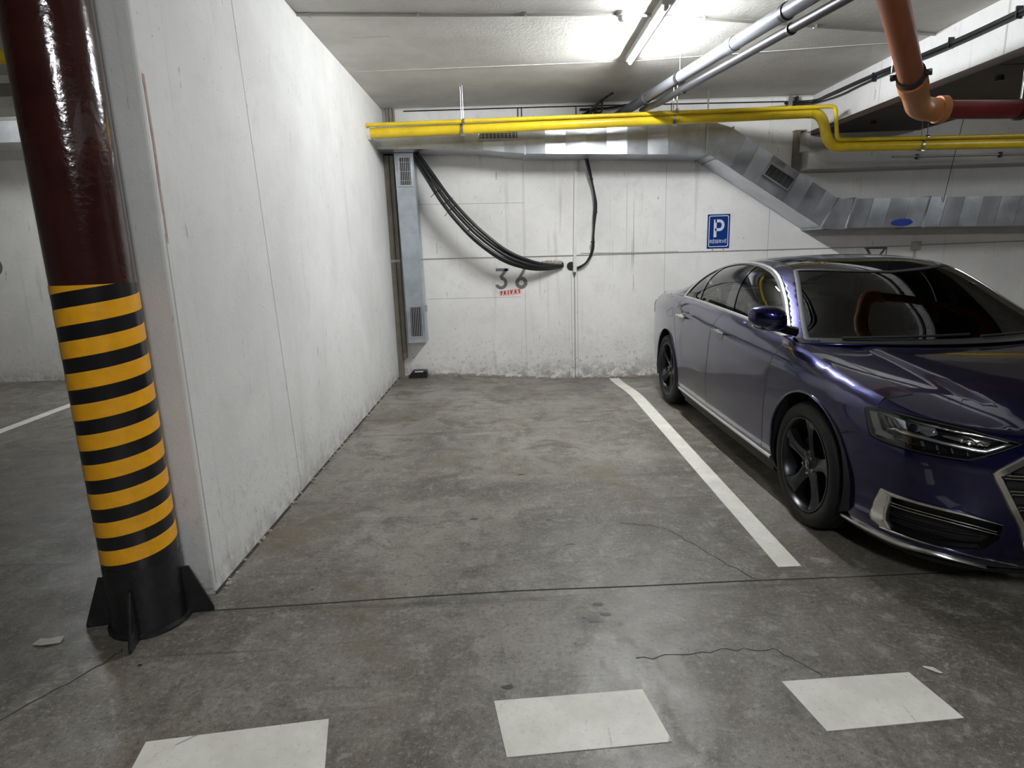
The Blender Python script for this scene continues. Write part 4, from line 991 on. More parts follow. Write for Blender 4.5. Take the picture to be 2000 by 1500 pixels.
# front fender: bumper seam, arch, door seam, shoulder
seamB = [(A_(.655),.658),(1.213,.672),(1.133,.678),(1.112,.686)]
ang0 = math.degrees(math.atan2(.658-FA[1], .655-FA[0]))
fender = [(1.112+gap,.690),(1.162+gap,.797),(1.150,.8075),(1.10,.8145)]+[(A_(s),zt(s)) for s in (.50,.58,.68,.8,.95,1.1,1.25,1.35)]+shift(doorF,-gap)+arc(FA,fa_end,ang0)+[(1.213,.672+gap),(1.133,.678+gap)]
fdoor = shift(doorF,gap)+[(a-gap,z) for a,z in reversed(doorB)]+list(reversed(topline(1.45,2.47,10)))
rdoor = shift(doorB,gap)+[(a-gap,z) for a,z in reversed(doorR)]+list(reversed(topline(2.52,3.55,10)))
q_end = math.degrees(math.acos((3.443-RA[0])/RA[2])) if abs(3.443-RA[0]) < RA[2] else 180
quarter = shift(doorR,gap)+[(A_(3.41),.268)]+[p for p in arc(RA,193,-14,34)]+[(A_(4.42),.262),(A_(4.55),.262),(A_(4.55),.70),(A_(4.62),.90),(A_(4.62),zt(4.62))]+list(reversed(topline(3.58,4.58,12)))
sill = [(A_(1.395),.165),(A_(1.375),.262),(A_(1.52),.264),(A_(2.5),.264),(A_(3.41),.264),(A_(3.462),.165)]
LA = [(A_(s)+0,z) for s,z in ()]
bump = [(0,.165),(.45,.165),(.9,.165),(A_(.56),.165)]+[(A_(.612),.26)]+list(arc(FA,196,ang0+.6,10))[::-1][::-1]
arcb = arc(FA,198,ang0,10); bump = [(0,.165),(.45,.165),(.9,.165),(A_(.60),.165)]+arcb+[(1.213,.672-gap),(1.133,.678-gap)]
lampU = [(1.108,.686-gap),(1.091,.677-gap),(1.002,.666-gap),(.856,.663-gap),(.69,.664-gap),(.628,.692-gap),(.505,.748)]
bump += lampU+[(.44,.770),(.25,.776),(0,.778)]
# ------------------------------------------------------------------ painted panels
PA, HO, CA = M['paint_car'], 'h', 'c'
def side(mir):
    fx = [patch('w', fender, h=.028)]
    # upper side of the fender, on the bonnet surface, up to the bonnet shut line
    edge_pts = [(s, float(edge(s)[0])-.0005) for s in np.linspace(.503,1.40,18)]
    shut = [(1.40,.800),(1.2,.778),(.95,.742),(.75,.716),(.60,.695),(.508,.687)]
    fx.append(patch('h', edge_pts+[(1.42,.83)]+smoothline(shut,5), h=.03))
    f = cpanel('front_fender', fx, PA, mirror=mir)
    fd = cpanel('front_door', [patch('w', fdoor, h=.03)], PA, mirror=mir)
    rd = cpanel('rear_door', [patch('w', rdoor, h=.03)], PA, mirror=mir)
    q = cpanel('rear_quarter_panel', [patch('w', quarter, h=.03)], PA, mirror=mir)
    cpanel('sill_panel', [patch('w', sill, h=.035)], M['matt_k'], mirror=mir)
    # rolled arch lips
    for c,par in ((FA,f),(RA,q)):
        g = G().tube([ (lambda p:(p[1],-p[0],p[2]))(cl(wrap2(a,z))) for a,z in arc(c,-14,194,40)], .007, 8); cmesh('arch_lip', g, PA, par, mirror=mir)
    # door handles: recess, chrome grip
    for par,s0,s1,z in ((fd,2.215,2.465,.922),(rd,3.20,3.455,.940)):
        rc = [(A_((s0+s1)/2)+.075*math.cos(t), z-.014+.030*math.sin(t)) for t in np.linspace(0,2*math.pi,24,endpoint=False)]
        cup = cpanel('handle_recess', [patch('w', rc, h=.02, off=.0012)], M['gloss_k'], par, mirror=mir)
        g = strip('w', [(A_(s0),z+.006),(A_((s0+s1)/2),z+.012),(A_(s1),z+.010)], [.014,.036,.016], off=.010, th=.020); cmesh('handle', g, M['chrome'], par, mirror=mir)
    for nm,ln in (('door_gap',doorF),('door_gap',doorB),('door_gap',doorR),('bumper_gap',[(A_(.66),.658),(1.213,.672),(1.133,.678),(1.112,.687)])):
        cmesh(nm, strip('w', ln, .008, off=.0002, th=.0005), M['matt_k'], mirror=mir)
    cmesh('bonnet_gap', strip('h', [(1.38,.797),(1.2,.7745),(.95,.7385),(.75,.7125),(.60,.6915),(.505,.684)], .007, off=.0002, th=.0005), M['matt_k'], mirror=mir)
    # chrome sill strip
    cmesh('sill_trim', strip('w', [(A_(1.40),.262),(A_(2.4),.264),(A_(3.41),.268)], [.024,.026,.024], off=.004, th=.010), M['satin'], mirror=mir)
    g = strip('w', [(4.49,.948),(4.35,.99),(4.291,.995),(4.272,.93),(4.285,.915),(4.44,.905),(4.475,.915)], .004, off=.0002, th=.001, closed=True); cmesh('fuel_flap_gap', g, M['matt_k'], q, mirror=mir)
    return fd, rd
NEAR = side(False); FAR = side(True)
# bonnet: top surface plus the lip down to the lamps
hl = [(s, float(edge(s)[0])-.0005) for s in np.linspace(.50,SF+.004,34)]
half = [(1.085,0)]+[(1.085+.27*(y/.80)**2-.02,y) for y in (.2,.4,.6,.7,.795)]+smoothline([(1.37,.793),(1.2,.771),(.95,.735),(.75,.709),(.60,.688),(.500,.680)],5)+hl
bon = [patch('h', half+[(s,-y) for s,y in reversed(half) if y > 0], h=.028)]
lipU = [(1.112,zt(.50)-.0006),(1.098,.8170),(1.016,.814),(.852,.806),(.702,.795),(.537,.760),(.505,.752),(.44,.775),(.25,.781),(0,.783)]
lipT = [(a, zt(float(plan_s(a)))-.0006) for a in np.linspace(0,1.11,24)]
for mr in (1,-1):
    p = patch('w', [(mr*a,z) for a,z in lipU+lipT], h=.02); bon.append(p)
bonnet = cpanel('bonnet', bon, PA)
# bumper with openings for intakes and grille
bumper = []
for mr in (1,-1): bumper.append(patch('w', [(mr*a,z) for a,z in bump], [[(mr*a,z) for a,z in FOG]] , h=.028))
def cutgr(pp):   # drop the grille opening
    P,N,F = pp; c = P[F].mean(1); inside = pip([(p[1] if False else float(wrap2(a,.5)[1]),z) for a,z in GR]+[(-float(wrap2(a,.5)[1]),z) for a,z in reversed(GR)], -c[:,0], c[:,2]) & (c[:,1] < .4)
    return P,N,F[~inside]
GRi = GR[:]
bumper = []
for mr in (1,-1):
    # outline walks round the grille opening so the mesh edge is clean
    b2 = [(GR[-2][0],.165)]+bump[1:-3]+[(.44,.770),(.457,.727)]+[(a,z) for a,z in GR[2:-1]]
    bumper.append(patch('w', [(mr*a,z) for a,z in b2], [[(mr*a,z) for a,z in FOG]], h=.028))
    bumper.append(patch('w', [(mr*a,z) for a,z in ((0,.747),(.455,.728),(.44,.770),(.25,.776),(0,.778))], h=.025))
    bumper.append(patch('w', [(mr*a,z) for a,z in ((0,.165),(.40,.165),(.40,.233),(0,.233))], h=.025))
bumper = cpanel('front_bumper', bumper, PA)
rb = []
for mr in (1,-1): rb.append(patch('w', [(mr*a,z) for a,z in [(A_(4.43),.20),(A_(4.555),.262),(A_(4.555),.70),(A_(4.625),.90),(A_(4.625),zt(4.62)),(AMAX-.6,zt(5.0)),(AMAX,zt(5.09)),(AMAX,.20)]], h=.05))
cpanel('rear_bumper', rb, PA)
hb = [(s,float(edge(s)[0])-.0005) for s in np.linspace(4.25,5.03,14)]
boot = [(4.40,0)]+[(4.40-.2*(y/.8)**2,y) for y in (.3,.6,.78)]+hb+[(5.03,0)]
cpanel('boot_lid', [patch('h', boot+[(s,-y) for s,y in reversed(boot) if y > 0], h=.05)], PA)
for mir in (False,True):
    tl = [(A_(4.66),.99),(A_(4.62),.86),(AMAX-.75,.84),(AMAX-.45,.86),(AMAX-.45,.97)]
    cpanel('tail_lamp', [patch('w', tl, h=.04, off=.004)], simple('red_lamp_lens',(.18,.004,.004),.1,coat=.5), mirror=mir)
# ------------------------------------------------------------------ cabin glass and pillars
DLOt = smoothline([(3.80,.004),(3.61,.21),(3.40,.40),(3.10,.485),(2.70,.487),(2.40,.468),(2.22,.445),(2.07,.425),(1.92,.398),(1.76,.352),(1.61,.297),(1.43,.205),(1.25,.098)],4)
DLOb = [(1.30,.012),(1.6,.008),(2.0,.006),(2.6,.004),(3.2,.004)]
DLO = DLOt+DLOb
WSl = smoothline([(1.168,.205),(1.45,.335),(1.777,.468),(1.994,.540)],5)
WSt = smoothline([(1.994,.540),(1.93,.645),(1.865,.80),(1.826,1.0)],5)
WSb = smoothline([(1.118,1.0),(1.122,.75),(1.134,.48),(1.168,.205)],5)
def mirr(half): return half+[(g,2-t) for g,t in reversed(half) if abs(t-1) > 1e-6]
WSh = WSl+WSt[1:]; WS = WSh+[(g,2-t) for g,t in reversed(WSh) if t < .999]+[(g,2-t) for g,t in reversed(WSb[1:-1])]+[(g,t) for g,t in WSb[1:-1] if t < .999]
# order the windscreen ring: left edge up, top across, right edge down, base back
WS = WSl+WSt[1:]+[(g,2-t) for g,t in reversed(WSt[:-1])]+[(g,2-t) for g,t in reversed(WSl[:-1])]+[(g,2-t) for g,t in reversed(WSb[1:-1])]+[(g,t) for g,t in WSb[1:-1]]
RFh = smoothline([(1.842,1.0),(1.88,.80),(1.944,.645),(2.008,.548),(2.25,.565),(2.7,.585),(3.1,.60),(3.3,.62)],4)+[(3.33,.8),(3.34,1.0)]
RF = RFh+[(g,2-t) for g,t in reversed(RFh) if t < .999]
BGh = [(3.45,1.0),(3.44,.75),(3.46,.60),(3.7,.52),(4.0,.42),(4.2,.36),(4.27,.6),(4.28,1.0)]
BG = BGh+[(g,2-t) for g,t in reversed(BGh) if t < .999]
cano = [(1.10,.02),(1.3,.002),(1.8,.001),(2.6,.001),(3.4,.001),(4.0,.001),(4.42,.001),(4.42,1.0)]
cano = cano+[(g,2-t) for g,t in reversed(cano)]
def ringshrink(r, d):
    c = np.mean(r,0); return [tuple(np.array(p)+(c-np.array(p))/max(np.linalg.norm(c-np.array(p)),1e-6)*d) for p in r]
frame = cpanel('roof_frame', [patch('c', cano, [DLO, [(g,2-t) for g,t in DLO], WS, RF, BG], h=.03)], PA, rim=.012)
cpanel('windscreen', [patch('c', WS, h=.04, off=-.002)], M['glass_w'])
cpanel('roof_glass', [patch('c', RF, h=.045, off=-.001)], M['glass_r'])
cpanel('rear_windscreen', [patch('c', BG, h=.06, off=-.002)], M['glass_d'])
# black border of the windscreen
cmesh('windscreen_seal', strip('c', WS, .030, off=0, th=.004, closed=True), M['matt_k'])
g = strip('c', [(g_,t_) for g_,t_ in WSb]+[(g_,2-t_) for g_,t_ in reversed(WSb[:-1])][::1] if False else [(1.135,.30),(1.128,.5),(1.122,.75),(1.118,1.0),(1.122,1.25),(1.128,1.5),(1.135,1.70)], .055, off=.002, th=.006); cmesh('cowl_panel', g, M['matt_k'])
def cut(line, lo, hi): return [p for p in line if lo <= p[0] <= hi]
def side_glass(mir, doors):
    fd, rd = doors
    topf = [p for p in DLOt if p[0] < 2.50]; 
    fw = [(2.515,.470)]+topf+[(1.30,.014),(1.6,.010),(2.0,.008),(2.27,.008)]
    cpanel('window', [patch('c', fw, h=.04, off=-.004)], M['glass'], fd, mirror=mir)
    rw = [(3.222,.462)]+[p for p in DLOt if 2.67 < p[0] < 3.215]+[(2.66,.483),(2.48,.006),(2.8,.006),(3.225,.006)]
    cpanel('window', [patch('c', rw, h=.04, off=-.004)], M['glass'], rd, mirror=mir)
    qw = [p for p in DLOt if p[0] > 3.28]+[(3.285,.44),(3.275,.006),(3.5,.006)]
    cpanel('quarter_window', [patch('c', qw, h=.04, off=-.004)], M['glass'], mirror=mir)
    cpanel('window_pillar', [patch('c', [(2.27,.006),(2.395,.24),(2.515,.470),(2.66,.483),(2.57,.24),(2.48,.006)], h=.03, off=.001)], M['gloss_k'], mirror=mir)
    cpanel('quarter_pillar', [patch('c', [(3.225,.006),(3.225,.3),(3.222,.462),(3.29,.44),(3.283,.3),(3.275,.006)], h=.03, off=.001)], M['gloss_k'], mirror=mir)
    cmesh('window_trim', strip('c', DLOt, .021, off=.002, th=.008), M['satin'], mirror=mir)
    cmesh('window_trim', strip('c', [DLOt[-1]]+DLOb+[DLOt[0]], .023, off=.003, th=.010), M['satin'], mirror=mir)
    cmesh('window_seal', strip('c', [(g_,max(t_-.022,.004)) for g_,t_ in DLOt if t_ > .05], .020, off=-.001, th=.003), M['matt_k'], mirror=mir)
side_glass(False, NEAR); side_glass(True, FAR)
# ------------------------------------------------------------------ dark shell behind the panels, floor pan, wheel houses
def circ(c, n=30): return [(A_(c[0]+c[2]*math.cos(t)), c[1]+c[2]*math.sin(t)) for t in np.linspace(0,2*math.pi,n,endpoint=False)]
def archhole(c): return [(A_(c[0]-c[2]*.955),.1851)]+arc(c,180,0,24)+[(A_(c[0]+c[2]*.955),.1851)]
LAMPi = LAMP
for mr in (False,True):
    top = [(a, zt(float(plan_s(a)))-.006) for a in np.linspace(AMAX-.02,.02,60)]
    cpanel('inner_shell', [patch('w', [(.42,.185),(AMAX-.02,.185)]+top[:-6]+[(.63,.77),(.62,.6),(.47,.24)], [archhole(FA), archhole(RA), LAMPi, FOG], h=.05, off=-.018)], M['matt_k'], mirror=mr)
g = G().box((.35,-.58,.15),(4.95,.58,.30)); g.box((1.45,-.88,.15),(3.38,-.58,.24)); g.box((1.45,.58,.15),(3.38,.88,.24)); cmesh('floor_pan', g, M['matt_k'], smooth=False)
for c in (FA,RA):
    for e in (1,-1):
        pts = [(c[0]+(c[2]+.012)*math.cos(t), c[1]+(c[2]+.012)*math.sin(t)) for t in np.linspace(math.radians(-18),math.radians(198),30)]
        g = G(); n = len(pts)
        for s,z in pts: g.v += [(s,e*.56,z),(s,e*.925,z)]
        g.f = [(2*i,2*i+1,2*i+3,2*i+2) for i in range(n-1)]; g.v.append((c[0],e*.56,c[1])); g.f += [(2*i,2*i+2,2*n) for i in range(n-1)]
        cmesh('wheel_house', g, M['matt_k'])
# engine bay / cabin bulkhead below the windscreen
cmesh('bulkhead', G().box((1.02,-.80,.30),(1.06,.80,.93)), M['matt_k'], smooth=False)
# ------------------------------------------------------------------ wheels
def wheel_parts():
    """built round the origin, axis x, outer face towards -x"""
    P = {}
    ty = [(.262,.018),(.272,.004),(.292,-.006),(.315,-.006),(.334,.002),(.347,.018),(.353,.038),(.355,.058),(.347,.060),(.347,.068),(.356,.070),(.356,.105),(.347,.107),(.347,.117),(.356,.119),(.356,.152),(.347,.154),(.347,.162),(.355,.164),(.353,.196),(.345,.216),(.33,.234),(.30,.242),(.262,.235)]
    P['tyre'] = (G().lathe([(r,w) for r,w in ty], (0,0,0), 'x', 72, True), M['tyre'])
    rm = [(.270,.006),(.266,.000),(.258,.000),(.252,.010),(.246,.030),(.240,.060),(.236,.12),(.236,.23),(.262,.24),(.272,.232)]
    P['rim'] = (G().lathe(rm, (0,0,0), 'x', 72), M['rim'])
    P['brake_disc'] = (G().lathe([(.06,.085),(.175,.085),(.178,.09),(.178,.105),(.06,.105)], (0,0,0), 'x', 48), M['disc'])
    P['hub'] = (G().lathe([(0,.030),(.030,.030),(.034,.034),(.055,.036),(.075,.046),(.080,.07),(.07,.16)], (0,0,0), 'x', 40), M['rim'])
    P['hub_cap'] = (G().lathe([(0,.0215),(.022,.022),(.028,.026),(.029,.034)], (0,0,0), 'x', 32), M['gloss_k'])
    g = G(); rr = [.050,.075,.105,.14,.18,.215,.240,.252]
    hw = [.048,.040,.034,.033,.038,.049,.064,.074]; sk = [0,.002,.004,.006,.007,.004,-.004,-.010]; dp = [.040,.036,.031,.027,.021,.014,.009,.008]
    for r,h,k,d in zip(rr,hw,sk,dp):
        g.v += [(d+.050,-h+k,r),(d+.004,-h*.96+k,r),(d-.004,-h*.35+k,r),(d+.006,h*.15+k,r),(d+.012,h*.92+k,r),(d+.050,h+k,r)]
    for i in range(len(rr)-1):
        for j in range(6): g.f.append((6*i+j,6*i+(j+1)%6,6*i+6+(j+1)%6,6*i+6+j))
    g.f += [(0,1,2,3,4,5),tuple(42+j for j in (5,4,3,2,1,0))]
    P['spoke'] = (g, M['rim'])
    P['wheel_bolt'] = (G().lathe([(0,.026),(.009,.026),(.010,.03),(.010,.05)], (0,0,.055), 'x', 6), M['disc'])
    g = G()
    for k in range(4):
        g.tube([(.0205,-.0105+k*.007+.0045*math.cos(a),.0045*math.sin(a)) for a in [2*math.pi*j/14 for j in range(14)]], .0008, 5, closed=True)
    P['cap_emblem'] = (g, M['chrome'])
    return P
WP = wheel_parts(); WM = {}
for k,(g,m) in WP.items():
    me = bpy.data.meshes.new(k); me.from_pydata(g.v, [], g.f); me.update(); bmfix(me); shade(me, .6); me.materials.append(m); WM[k] = me
def wheel(s, y, z, flip, ang):
    o = bpy.data.objects.new('wheel', WM['rim']); COL.objects.link(o); o.parent = CAR; o.location = (-y,s,z); o.rotation_euler = (0,0,math.pi if flip else 0)
    def sub(k, rx=0):
        c = bpy.data.objects.new(k, WM[k]); COL.objects.link(c); c.parent = o; c.rotation_euler = (rx,0,0)
    for k in ('tyre','brake_disc','hub','hub_cap'): sub(k)
    sub('cap_emblem', math.radians(90))
    for i in range(5):
        sub('spoke', ang+i*2*math.pi/5); sub('wheel_bolt', ang+(i+.5)*2*math.pi/5)
for s,z,a in ((1.0,.356,math.radians(4)),(3.88,.356,math.radians(20))):
    wheel(s,.925,z,False,a); wheel(s,-.925,z,True,a)
# ------------------------------------------------------------------ head lamps
def off(poly, d=0): return poly
def lamp(mir):
    root = cpanel('head_lamp', [patch('w', LAMP, h=.025, off=-.045)], M['gloss_k'], mirror=mir)
    # side walls of the housing
    L = dens(LAMP, .02); A = np.array(L); P0 = cl(wrap2(A[:,0],A[:,1])); N0 = snormal('w', A[:,0], A[:,1]); g = G(); n = len(L)
    for i in range(n):
        for o in (-.001,-.046): q = P0[i]+N0[i]*o; g.v.append((q[1],-q[0],q[2]))
    g.f = [(2*i,2*i+1,2*((i+1)%n)+1,2*((i+1)%n)) for i in range(n)]; cmesh('housing_wall', g, M['gloss_k'], root, mirror=mir)
    def piece(name, poly, o, m, h=.02): return cpanel(name, [patch('w', poly, h=h, off=o)], m, root, mirror=mir, rim=.006)
    piece('daylight_strip', [(1.144,.794),(1.101,.796),(1.055,.719),(.999,.708),(.994,.692),(1.087,.69)], -.010, M['lamp_w'])
    for b in ([(1.094,.792),(1.07,.791),(1.039,.744),(1.055,.743)],[(1.062,.79),(1.041,.789),(1.008,.748),(1.03,.745)],[(1.033,.786),(1.016,.786),(.97,.745),(.999,.747)]): piece('reflector_block', b, -.022, M['lamp_g'], .012)
    piece('reflector_trim', [(1.024,.794),(.965,.787),(.943,.747),(.966,.748),(1.0,.781)], -.014, M['lamp_w'])
    piece('projector_bezel', [(.961,.788),(.886,.79),(.884,.762),(.907,.747),(.942,.745)], -.026, M['lamp_g'])
    c0 = wrap2(.922,.768); 
    q = cl(wrap2(np.array(.922),np.array(.768)))+snormal('w',np.array([.922]),np.array([.768]))[0]*(-.016)
    g = G(); nrm = snormal('w',np.array([.922]),np.array([.768]))[0]; nc = Vector((nrm[1],-nrm[0],nrm[2])); pc = Vector((q[1],-q[0],q[2]))
    g.cyl(pc-nc*.012, pc, .017, 20); cmesh('projector_lens', g, M['gloss_k'], root, mirror=mir)
    piece('reflector_trim', [(.888,.794),(.837,.789),(.816,.756),(.856,.736),(.89,.75)], -.022, M['lamp_g'])
    piece('main_reflector', [(.808,.762),(.759,.762),(.682,.757),(.605,.747),(.632,.728),(.729,.738),(.802,.751)], -.030, M['chrome'])
    piece('light_bar', [(1.055,.74),(.939,.746),(.831,.735),(.635,.718),(.56,.751),(.527,.744),(.631,.7),(.828,.718),(1.04,.725)], -.012, M['satin'])
    piece('upper_trim', [(.964,.796),(.846,.795),(.674,.785),(.547,.757),(.569,.754),(.674,.773),(.84,.785)], -.012, M['satin'])
    for a,b,c,d in ((.933,.71,.927,.686),(.876,.714,.866,.691),(.814,.709,.808,.689),(.757,.707,.749,.685),(.698,.699,.693,.683)):
        cmesh('divider', strip('w', [(a,b),(c,d)], .006, off=-.03, th=.016), M['lamp_g'], root, mirror=mir)
    for a,z in ((.915,.676),(.862,.680),(.800,.676)):
        q = cl(wrap2(np.array(a),np.array(z)))+snormal('w',np.array([a]),np.array([z]))[0]*(-.02); g = G().lathe([(0,-.004),(.004,0),(0,.004)], (q[1],-q[0],q[2]), 'z', 8); cmesh('lamp_bead', g, M['chrome'], root, mirror=mir)
    cpanel('lens', [patch('w', LAMP, h=.03, off=-.001)], M['lens'], root, mirror=mir)
    cmesh('lamp_seal', strip('w', LAMP, .006, off=-.003, th=.003, closed=True), M['matt_k'], root, mirror=mir)
both(lamp)
# ------------------------------------------------------------------ lower intakes
def intake(mir):
    root = cpanel('side_intake', [patch('w', FOG, h=.03, off=-.05)], M['matt_k'], mirror=mir)
    L = dens(FOG, .02); A = np.array(L); P0 = cl(wrap2(A[:,0],A[:,1])); N0 = snormal('w', A[:,0], A[:,1]); g = G(); n = len(L)
    for i in range(n):
        for o in (-.001,-.051): q = P0[i]+N0[i]*o; g.v.append((q[1],-q[0],q[2]))
    g.f = [(2*i,2*i+1,2*((i+1)%n)+1,2*((i+1)%n)) for i in range(n)]; cmesh('intake_wall', g, M['gloss_k'], root, mirror=mir)
    cpanel('intake_blade', [patch('w', [(1.027,.440),(1.046,.399),(1.082,.289),(1.077,.258),(1.032,.247),(.979,.250),(1.001,.284),(1.0,.309),(.983,.391),(.970,.437)], h=.015, off=.004)], M['satin'], root, mirror=mir, rim=.03)
    cmesh('chrome_edge', strip('w', smoothline([(1.02,.440),(.957,.436),(.856,.438),(.765,.437),(.667,.430),(.545,.404)],4), [.02,.017,.014,.016,.014,.003], off=0, th=.010), M['chrome'], root, mirror=mir)
    cmesh('chrome_edge', strip('w', smoothline([(1.034,.243),(.959,.245),(.80,.247),(.694,.239),(.529,.218),(.411,.197),(.30,.186)],4), [.010,.008,.006,.006,.005,.003], off=0, th=.006), M['chrome'], root, mirror=mir)
    for l in ([(.985,.386),(.795,.389),(.66,.377),(.552,.356)],[(.985,.371),(.795,.375),(.658,.363),(.542,.342)]):
        cmesh('chrome_bar', strip('w', smoothline(l,5), .0065, off=-.022, th=.008), M['chrome'], root, mirror=mir)
    for z in (.32,.285): cmesh('mesh_bar', strip('w', [(.99,z),(.8,z),(.6,z)], .006, off=-.035, th=.006), M['gloss_k'], root, mirror=mir)
    cmesh('chin_trim', strip('w', smoothline([(1.30,.196),(1.122,.190),(.964,.189),(.788,.206),(.65,.195),(.555,.177)],5), [.026,.034,.030,.024,.014,.002], off=.004, th=.012), M['satin'], mirror=mir)
    cpanel('chin_spoiler', [patch('w', [(1.30,.18),(1.12,.17),(.96,.165),(.6,.165),(.3,.165),(0,.165),(0,.135),(.6,.135),(1.0,.135),(1.24,.145)], h=.03, off=.004)], M['matt_k'], mirror=mir)
both(intake)
# ------------------------------------------------------------------ grille
gr = cpanel('grille', [patch('w', [(mr*a,z) for a,z in GR], h=.04, off=-.045) for mr in (1,-1)], M['matt_k'])
for mr in (1,-1):
    fr = [(mr*a,z) for a,z in GR[1:-1]]
    cmesh('grille_frame', strip('w', [(mr*.455,.722),(mr*.594,.621),(mr*.525,.487),(mr*.473,.397),(mr*.435,.292),(mr*.39,.240)], [.040,.040,.036,.036,.034,.030], off=-.004, th=.020), M['chrome'], gr)
cmesh('grille_frame', strip('w', [(-.455,.722),(0,.738),(.455,.722)], .030, off=-.004, th=.018), M['chrome'], gr)
cmesh('grille_frame', strip('w', [(-.39,.240),(0,.236),(.39,.240)], .022, off=-.004, th=.014), M['chrome'], gr)
for z in (.675,.611,.544,.475,.405,.335,.28):
    hwid = float(np.interp(z,[.24,.29,.395,.485,.622,.725],[.37,.42,.455,.507,.575,.44]))
    for dz in (.007,-.007): cmesh('grille_bar', strip('w', [(-hwid,z+dz),(0,z+dz),(hwid,z+dz)], .0045, off=-.018, th=.006), M['chrome'], gr)
    cmesh('grille_blade', strip('w', [(-hwid,z),(0,z),(hwid,z)], .018, off=-.036, th=.016), M['gloss_k'], gr)
for k,a in enumerate((.775,.81)):                          # parking sensors on the bumper corner
    pass
# ------------------------------------------------------------------ mirrors
def mirror_(mir):
    g = G(); n, m = 22, 14; c = (1.405,.998,1.140); rs, ry, rz_ = .085,.100,.074
    for i in range(m+1):
        ph = math.pi*i/m
        for k in range(n):
            th = 2*math.pi*k/n
            y = -math.cos(ph); q = math.sin(ph)**.62
            s_ = math.cos(th); z_ = math.sin(th); s_ = math.copysign(abs(s_)**.85,s_); z_ = math.copysign(abs(z_)**.85,z_)
            ts = 1-.18*(y+1)/2; front = s_ if s_ < 0 else s_*.35
            g.v.append((c[0]+rs*front*q*ts+.03*(y), c[1]+ry*y, c[2]+rz_*z_*q*(1-.12*y)+.012*y))
    for i in range(m):
        for k in range(n): g.f.append((i*n+k, i*n+(k+1)%n, (i+1)*n+(k+1)%n, (i+1)*n+k))
    root = cmesh('door_mirror', g, PA, mirror=mir)
    g = G(); g.tube([(1.435,.80,1.045),(1.43,.86,1.060),(1.42,.92,1.080),(1.415,.95,1.095)], [.030,.028,.026,.026], 12); cmesh('mirror_arm', g, M['gloss_k'], root, mirror=mir)
    g = G().obox((1.424,.985,1.080), (.048,.01,0), (-.008,.065,.01), (0,0,.018)); cmesh('mirror_base', g, M['gloss_k'], root, bevel=.012, mirror=mir)
    g = G().obox((1.438,.998,1.142), (.003,0,0), (0,.078,.004), (0,0,.050)); cmesh('mirror_glass', g, M['chrome'], root, bevel=.002, mirror=mir)
    cpanel('mirror_triangle', [patch('c', [(1.262,.09),(1.30,.014),(1.42,.010),(1.36,.145)], h=.03, off=.0005)], M['gloss_k'], root, mirror=mir)
both(mirror_)
# ------------------------------------------------------------------ cabin
cb_ = cmesh('cabin_floor', G().box((1.1,-.78,.28),(4.2,.78,.34)), M['leather'], smooth=False)
dash = [(1.12,.93),(1.35,1.0),(1.62,1.005),(1.72,.97),(1.74,.86),(1.66,.70),(1.5,.5),(1.12,.4)]
cmesh('dashboard', G().prism(dash, lambda u,v,d:(u,d,v), -.74, .74), M['leather'], smooth=False, bevel=.03)
cmesh('instrument_hood', G().prism([(1.5,1.0),(1.58,1.045),(1.68,1.04),(1.72,.99)], lambda u,v,d:(u,d,v), -.60, -.20), M['leather'], smooth=False, bevel=.02)
def seat(y):
    r = cmesh('front_seat', G().prism([(1.95,.44),(1.98,.56),(2.42,.53),(2.5,.50),(2.5,.38),(1.98,.36)], lambda u,v,d:(u,y+d,v), -.25, .25), M['leather'], smooth=False, bevel=.04)
    cmesh('seat_back', G().prism([(2.42,.50),(2.50,.80),(2.60,1.08),(2.66,1.12),(2.73,1.10),(2.66,.80),(2.58,.48)], lambda u,v,d:(u,y+d,v), -.25, .25), M['leather'], r, smooth=False, bevel=.05)
    cmesh('headrest', G().prism([(2.66,1.12),(2.66,1.30),(2.71,1.33),(2.77,1.31),(2.76,1.12)], lambda u,v,d:(u,y+d,v), -.13, .13), M['leather'], r, smooth=False, bevel=.03)
seat(.38); seat(-.38)
r = cmesh('rear_bench', G().prism([(3.0,.42),(3.02,.56),(3.5,.52),(3.5,.38)], lambda u,v,d:(u,d,v), -.66, .66), M['leather'], smooth=False, bevel=.04)
cmesh('seat_back', G().prism([(3.48,.5),(3.62,1.02),(3.75,1.04),(3.66,.5)], lambda u,v,d:(u,d,v), -.66, .66), M['leather'], r, smooth=False, bevel=.05)
for y in (.36,-.36): cmesh('headrest', G().prism([(3.66,1.02),(3.68,1.16),(3.75,1.18),(3.78,1.04)], lambda u,v,d:(u,y+d,v), -.12, .12), M['leather'], r, smooth=False, bevel=.03)
cmesh('parcel_shelf', G().box((3.70,-.70,1.0),(4.3,.70,1.03)), M['leather'], smooth=False)
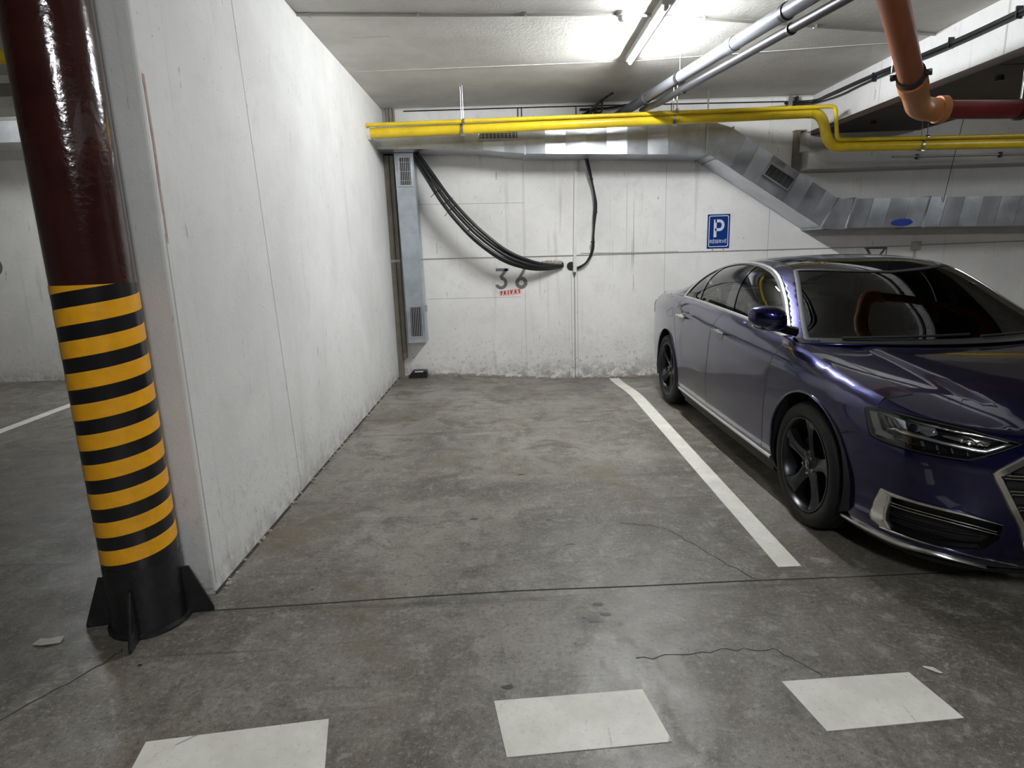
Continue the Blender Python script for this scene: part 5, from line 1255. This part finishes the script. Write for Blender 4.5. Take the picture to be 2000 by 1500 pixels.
for e in (1,-1): cmesh('door_trim', G().box((1.5,e*.80-.03,.35),(3.5,e*.80+.03,1.02)), M['leather'], smooth=False, bevel=.02)
cmesh('headliner', G().box((2.1,-.46,1.385),(3.2,.46,1.405)), M['leather'], smooth=False, bevel=.008)
# steering wheel on the left-hand-drive side (far side from the bay)
sc = Vector((1.86,-.38,.95)); ax = Vector((-.9,0,.42)).normalized(); e1 = Vector((0,1,0)); e2 = ax.cross(e1)
g = G().tube([sc+e1*.185*math.cos(t)+e2*.185*math.sin(t) for t in [2*math.pi*k/36 for k in range(36)]], .016, 10, closed=True)
sw = cmesh('steering_wheel', g, M['leather'])
g = G(); g.obox(sc, e1*.07, e2*.055, ax*.02); cmesh('airbag_cover', g, M['leather'], sw, bevel=.015)
for d in (e1,-e1,-e2): cmesh('wheel_spoke', G().obox(sc+d*.12, d*.06, d.cross(ax)*.018, ax*.008), M['satin'], sw)
cmesh('steering_column', G().cyl(sc, sc+ax*.25, .04, 14), M['leather'], sw)
g = G().obox((1.93,0,1.345), (.012,.004,0), (0,.115,0), (0,0,.032)); im = cmesh('inner_mirror', g, M['gloss_k'], bevel=.01); cmesh('mirror_stem', G().cyl((1.92,0,1.35),(1.86,0,1.375),.012,10), M['gloss_k'], im)
# wipers
for y0,y1,s1 in ((.62,-.05,.03),(-.10,-.68,.06)):
    pts = []
    for t in np.linspace(0,1,10):
        y = y0+(y1-y0)*t; best = None
        for gq in np.linspace(1.12,1.35,24):
            tq = 1.0-abs(y)/.9*.75; 
        tt = float(np.interp(abs(y),[0,.25,.5,.7],[1,.80,.57,.36])); tt = tt if y >= 0 else 2-tt
        q = canopy2(np.array(1.145+.02*t),np.array(tt)); pts.append((q[0]-.01,q[1],q[2]+.014))
    cmesh('wiper', G().tube(pts, .007, 8), M['matt_k'])
# windscreen sticker
st = cpanel('windscreen_sticker', [patch('c', [(1.66,1.415),(1.70,1.415),(1.70,1.462),(1.66,1.462)], h=.03, off=.001)], M['lamp_g'])
